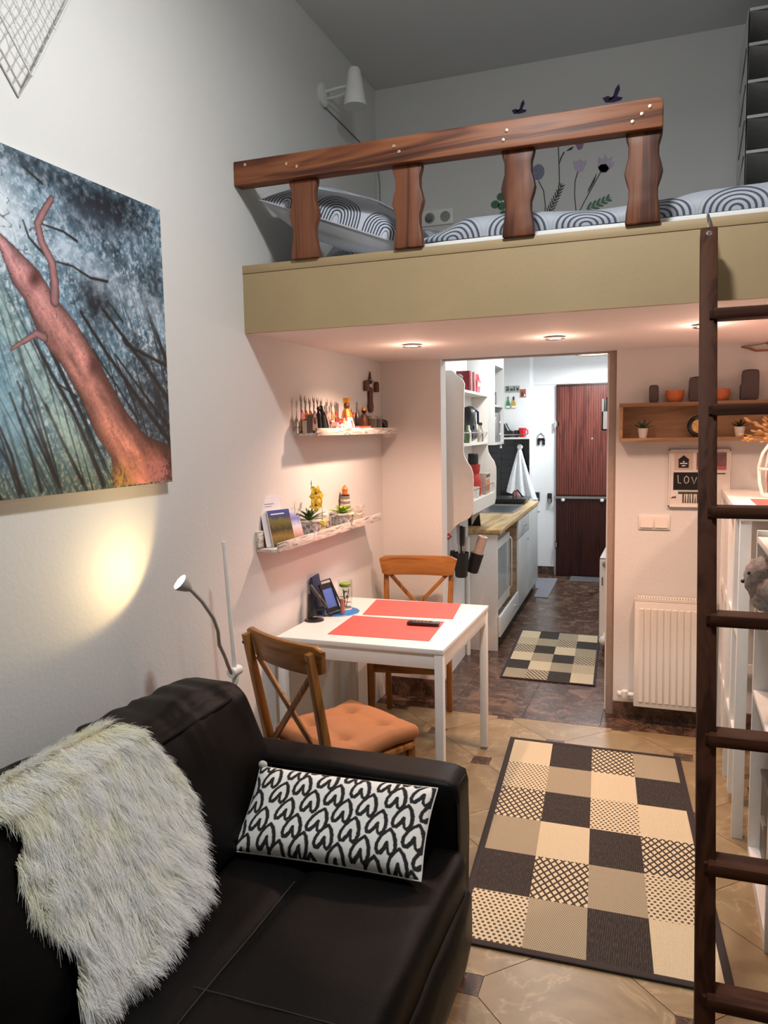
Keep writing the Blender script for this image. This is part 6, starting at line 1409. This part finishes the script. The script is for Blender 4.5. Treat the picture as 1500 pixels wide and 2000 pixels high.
flower('rose flower decal on the tallest black stem, partly behind the rail', [(-.595, 2.86), (-.588, 2.94), (-.590, 3.02), (-.596, 3.16)], [([(-.510, 3.125), (-.490, 3.085), (-.470, 3.090), (-.458, 3.125), (-.480, 3.15)], LGR)], [([(-.590, 3.02), (-.575, 3.06), (-.560, 3.085), (-.567, 3.088), (-.585, 3.055)], DKV), ([(-.556, 3.088), (-.530, 3.105), (-.512, 3.108), (-.525, 3.092)], DKV)])
flower('blue round flower decal beside the third baluster', [(-.668, 2.74), (-.662, 2.82), (-.672, 2.90), (-.700, 2.955)], [(ell(-.702, 3.0, .035, .042), plain('slate_blue_vinyl', S(120, 126, 150), .5, var=.3, scale=120))])
def frond(label, base, tip_, n, L_, m_, wdt):
    t = thing('leaf_decal', label, 'wall decal', (base[0], BY, base[1]), 0, 'leaf decals on the loft wall'); obj('stem', stroke([base, tip_], .004), m_, t); d = Vector((tip_[0] - base[0], tip_[1] - base[1])); a0 = math.atan2(d.y, d.x)
    for k in range(n):
        p = Vector(base) + d * (.08 + .9 * k / n)
        for s_ in (-1, 1):
            a = a0 + s_ * .62; l_ = L_ * (1 - .4 * k / n); c = p + Vector((math.cos(a), math.sin(a))) * l_ / 2; obj('leaflet', flat(ell(c.x, c.y, l_ / 2, wdt, a, 8)), m_, t)
frond('dark fern decal leaning right behind the third baluster', (-.665, 2.74), (-.570, 2.925), 10, .042, DKV, .0036)
frond('green leaf decal just above the duvet on the loft wall', (-.455, 2.768), (-.318, 2.825), 5, .048, GRN, .007)
t = thing('leaf_decal', 'round-leaved green decal left of the third baluster', 'wall decal', (-.91, BY, 2.8), 0, 'leaf decals on the loft wall')
for cx, cz in ((-.938, 2.858), (-.905, 2.895), (-.900, 2.845), (-.890, 2.80), (-.905, 2.77)): obj('leaf', flat(ell(cx, cz, .024, .022)), GRN, t)

# socket pair, wall lamp
t = thing('double_socket', 'white double socket on the loft back wall behind the second baluster', 'socket', (-1.27, BY, 2.78))
obj('plate', G().box(-1.362, BY - .010, 2.780, -1.176, BY - .0005, 2.866), M_WHITE, t, bevel=.003)
for x in (-1.314, -1.222): obj('well', G().lathe([(.030, .0102), (.0205, .0108), (.0195, .006), (.001, .005)], (x, BY, 2.823), 18, Matrix.Rotation(PI / 2, 4, 'X')), plain('socket_well', S(150, 150, 148), .4), t)
obj('plug', G().lathe([(.018, 0), (.020, .02), (.010, .035), (.004, .045)], (-1.314, BY - .010, 2.823), 14, Matrix.Rotation(PI / 2, 4, 'X')), M_GREY, t)
wl = thing('wall_lamp', 'white cone wall lamp high on the left wall of the loft', 'wall lamp', (LX, 3.66, 3.25)); M_SH = plain('lamp_white', (.74, .74, .72, 1), .4, var=.02)
obj('wall_plate', G().lathe([(.055, 0), (.056, .014), (.040, .022), (.0001, .022)], (LX + .0005, 3.66, 3.262), 24, Matrix.Rotation(PI / 2, 4, 'Y')), M_SH, wl)
obj('arm', G().tube([(LX + .02, 3.66, 3.275), (LX + .10, 3.655, 3.28), (LX + .155, 3.645, 3.275)], .008, 10).tube([(LX + .02, 3.67, 3.245), (LX + .09, 3.662, 3.245), (LX + .14, 3.65, 3.25)], .005, 8), M_SH, wl)
sh = Vector((-1.445, 3.620, 3.250)); obj('shade', G().lathe([(.056, -.085), (.030, .075), (.024, .088), (.0001, .090), (.022, .080), (.053, -.083)], sh, 28), M_SH, wl); obj('bulb', G().ball(sh + Vector((0, 0, -.055)), (.030, .030, .022), 14, 8), M_GREY, wl)
obj('cable', G().tube([(LX + .004, 3.675, 3.215), (LX + .004, 3.90, 3.21), (LX + .004, 4.15, 3.20), (LX + .004, 4.30, 3.16)], .003, 6).tube([(LX + .004, 4.30, 3.16), (LX + .012, 4.395, 3.14), (LX + .02, BY - .004, 3.05), (LX + .015, BY - .004, 2.60)], .003, 6), M_GREY, wl)
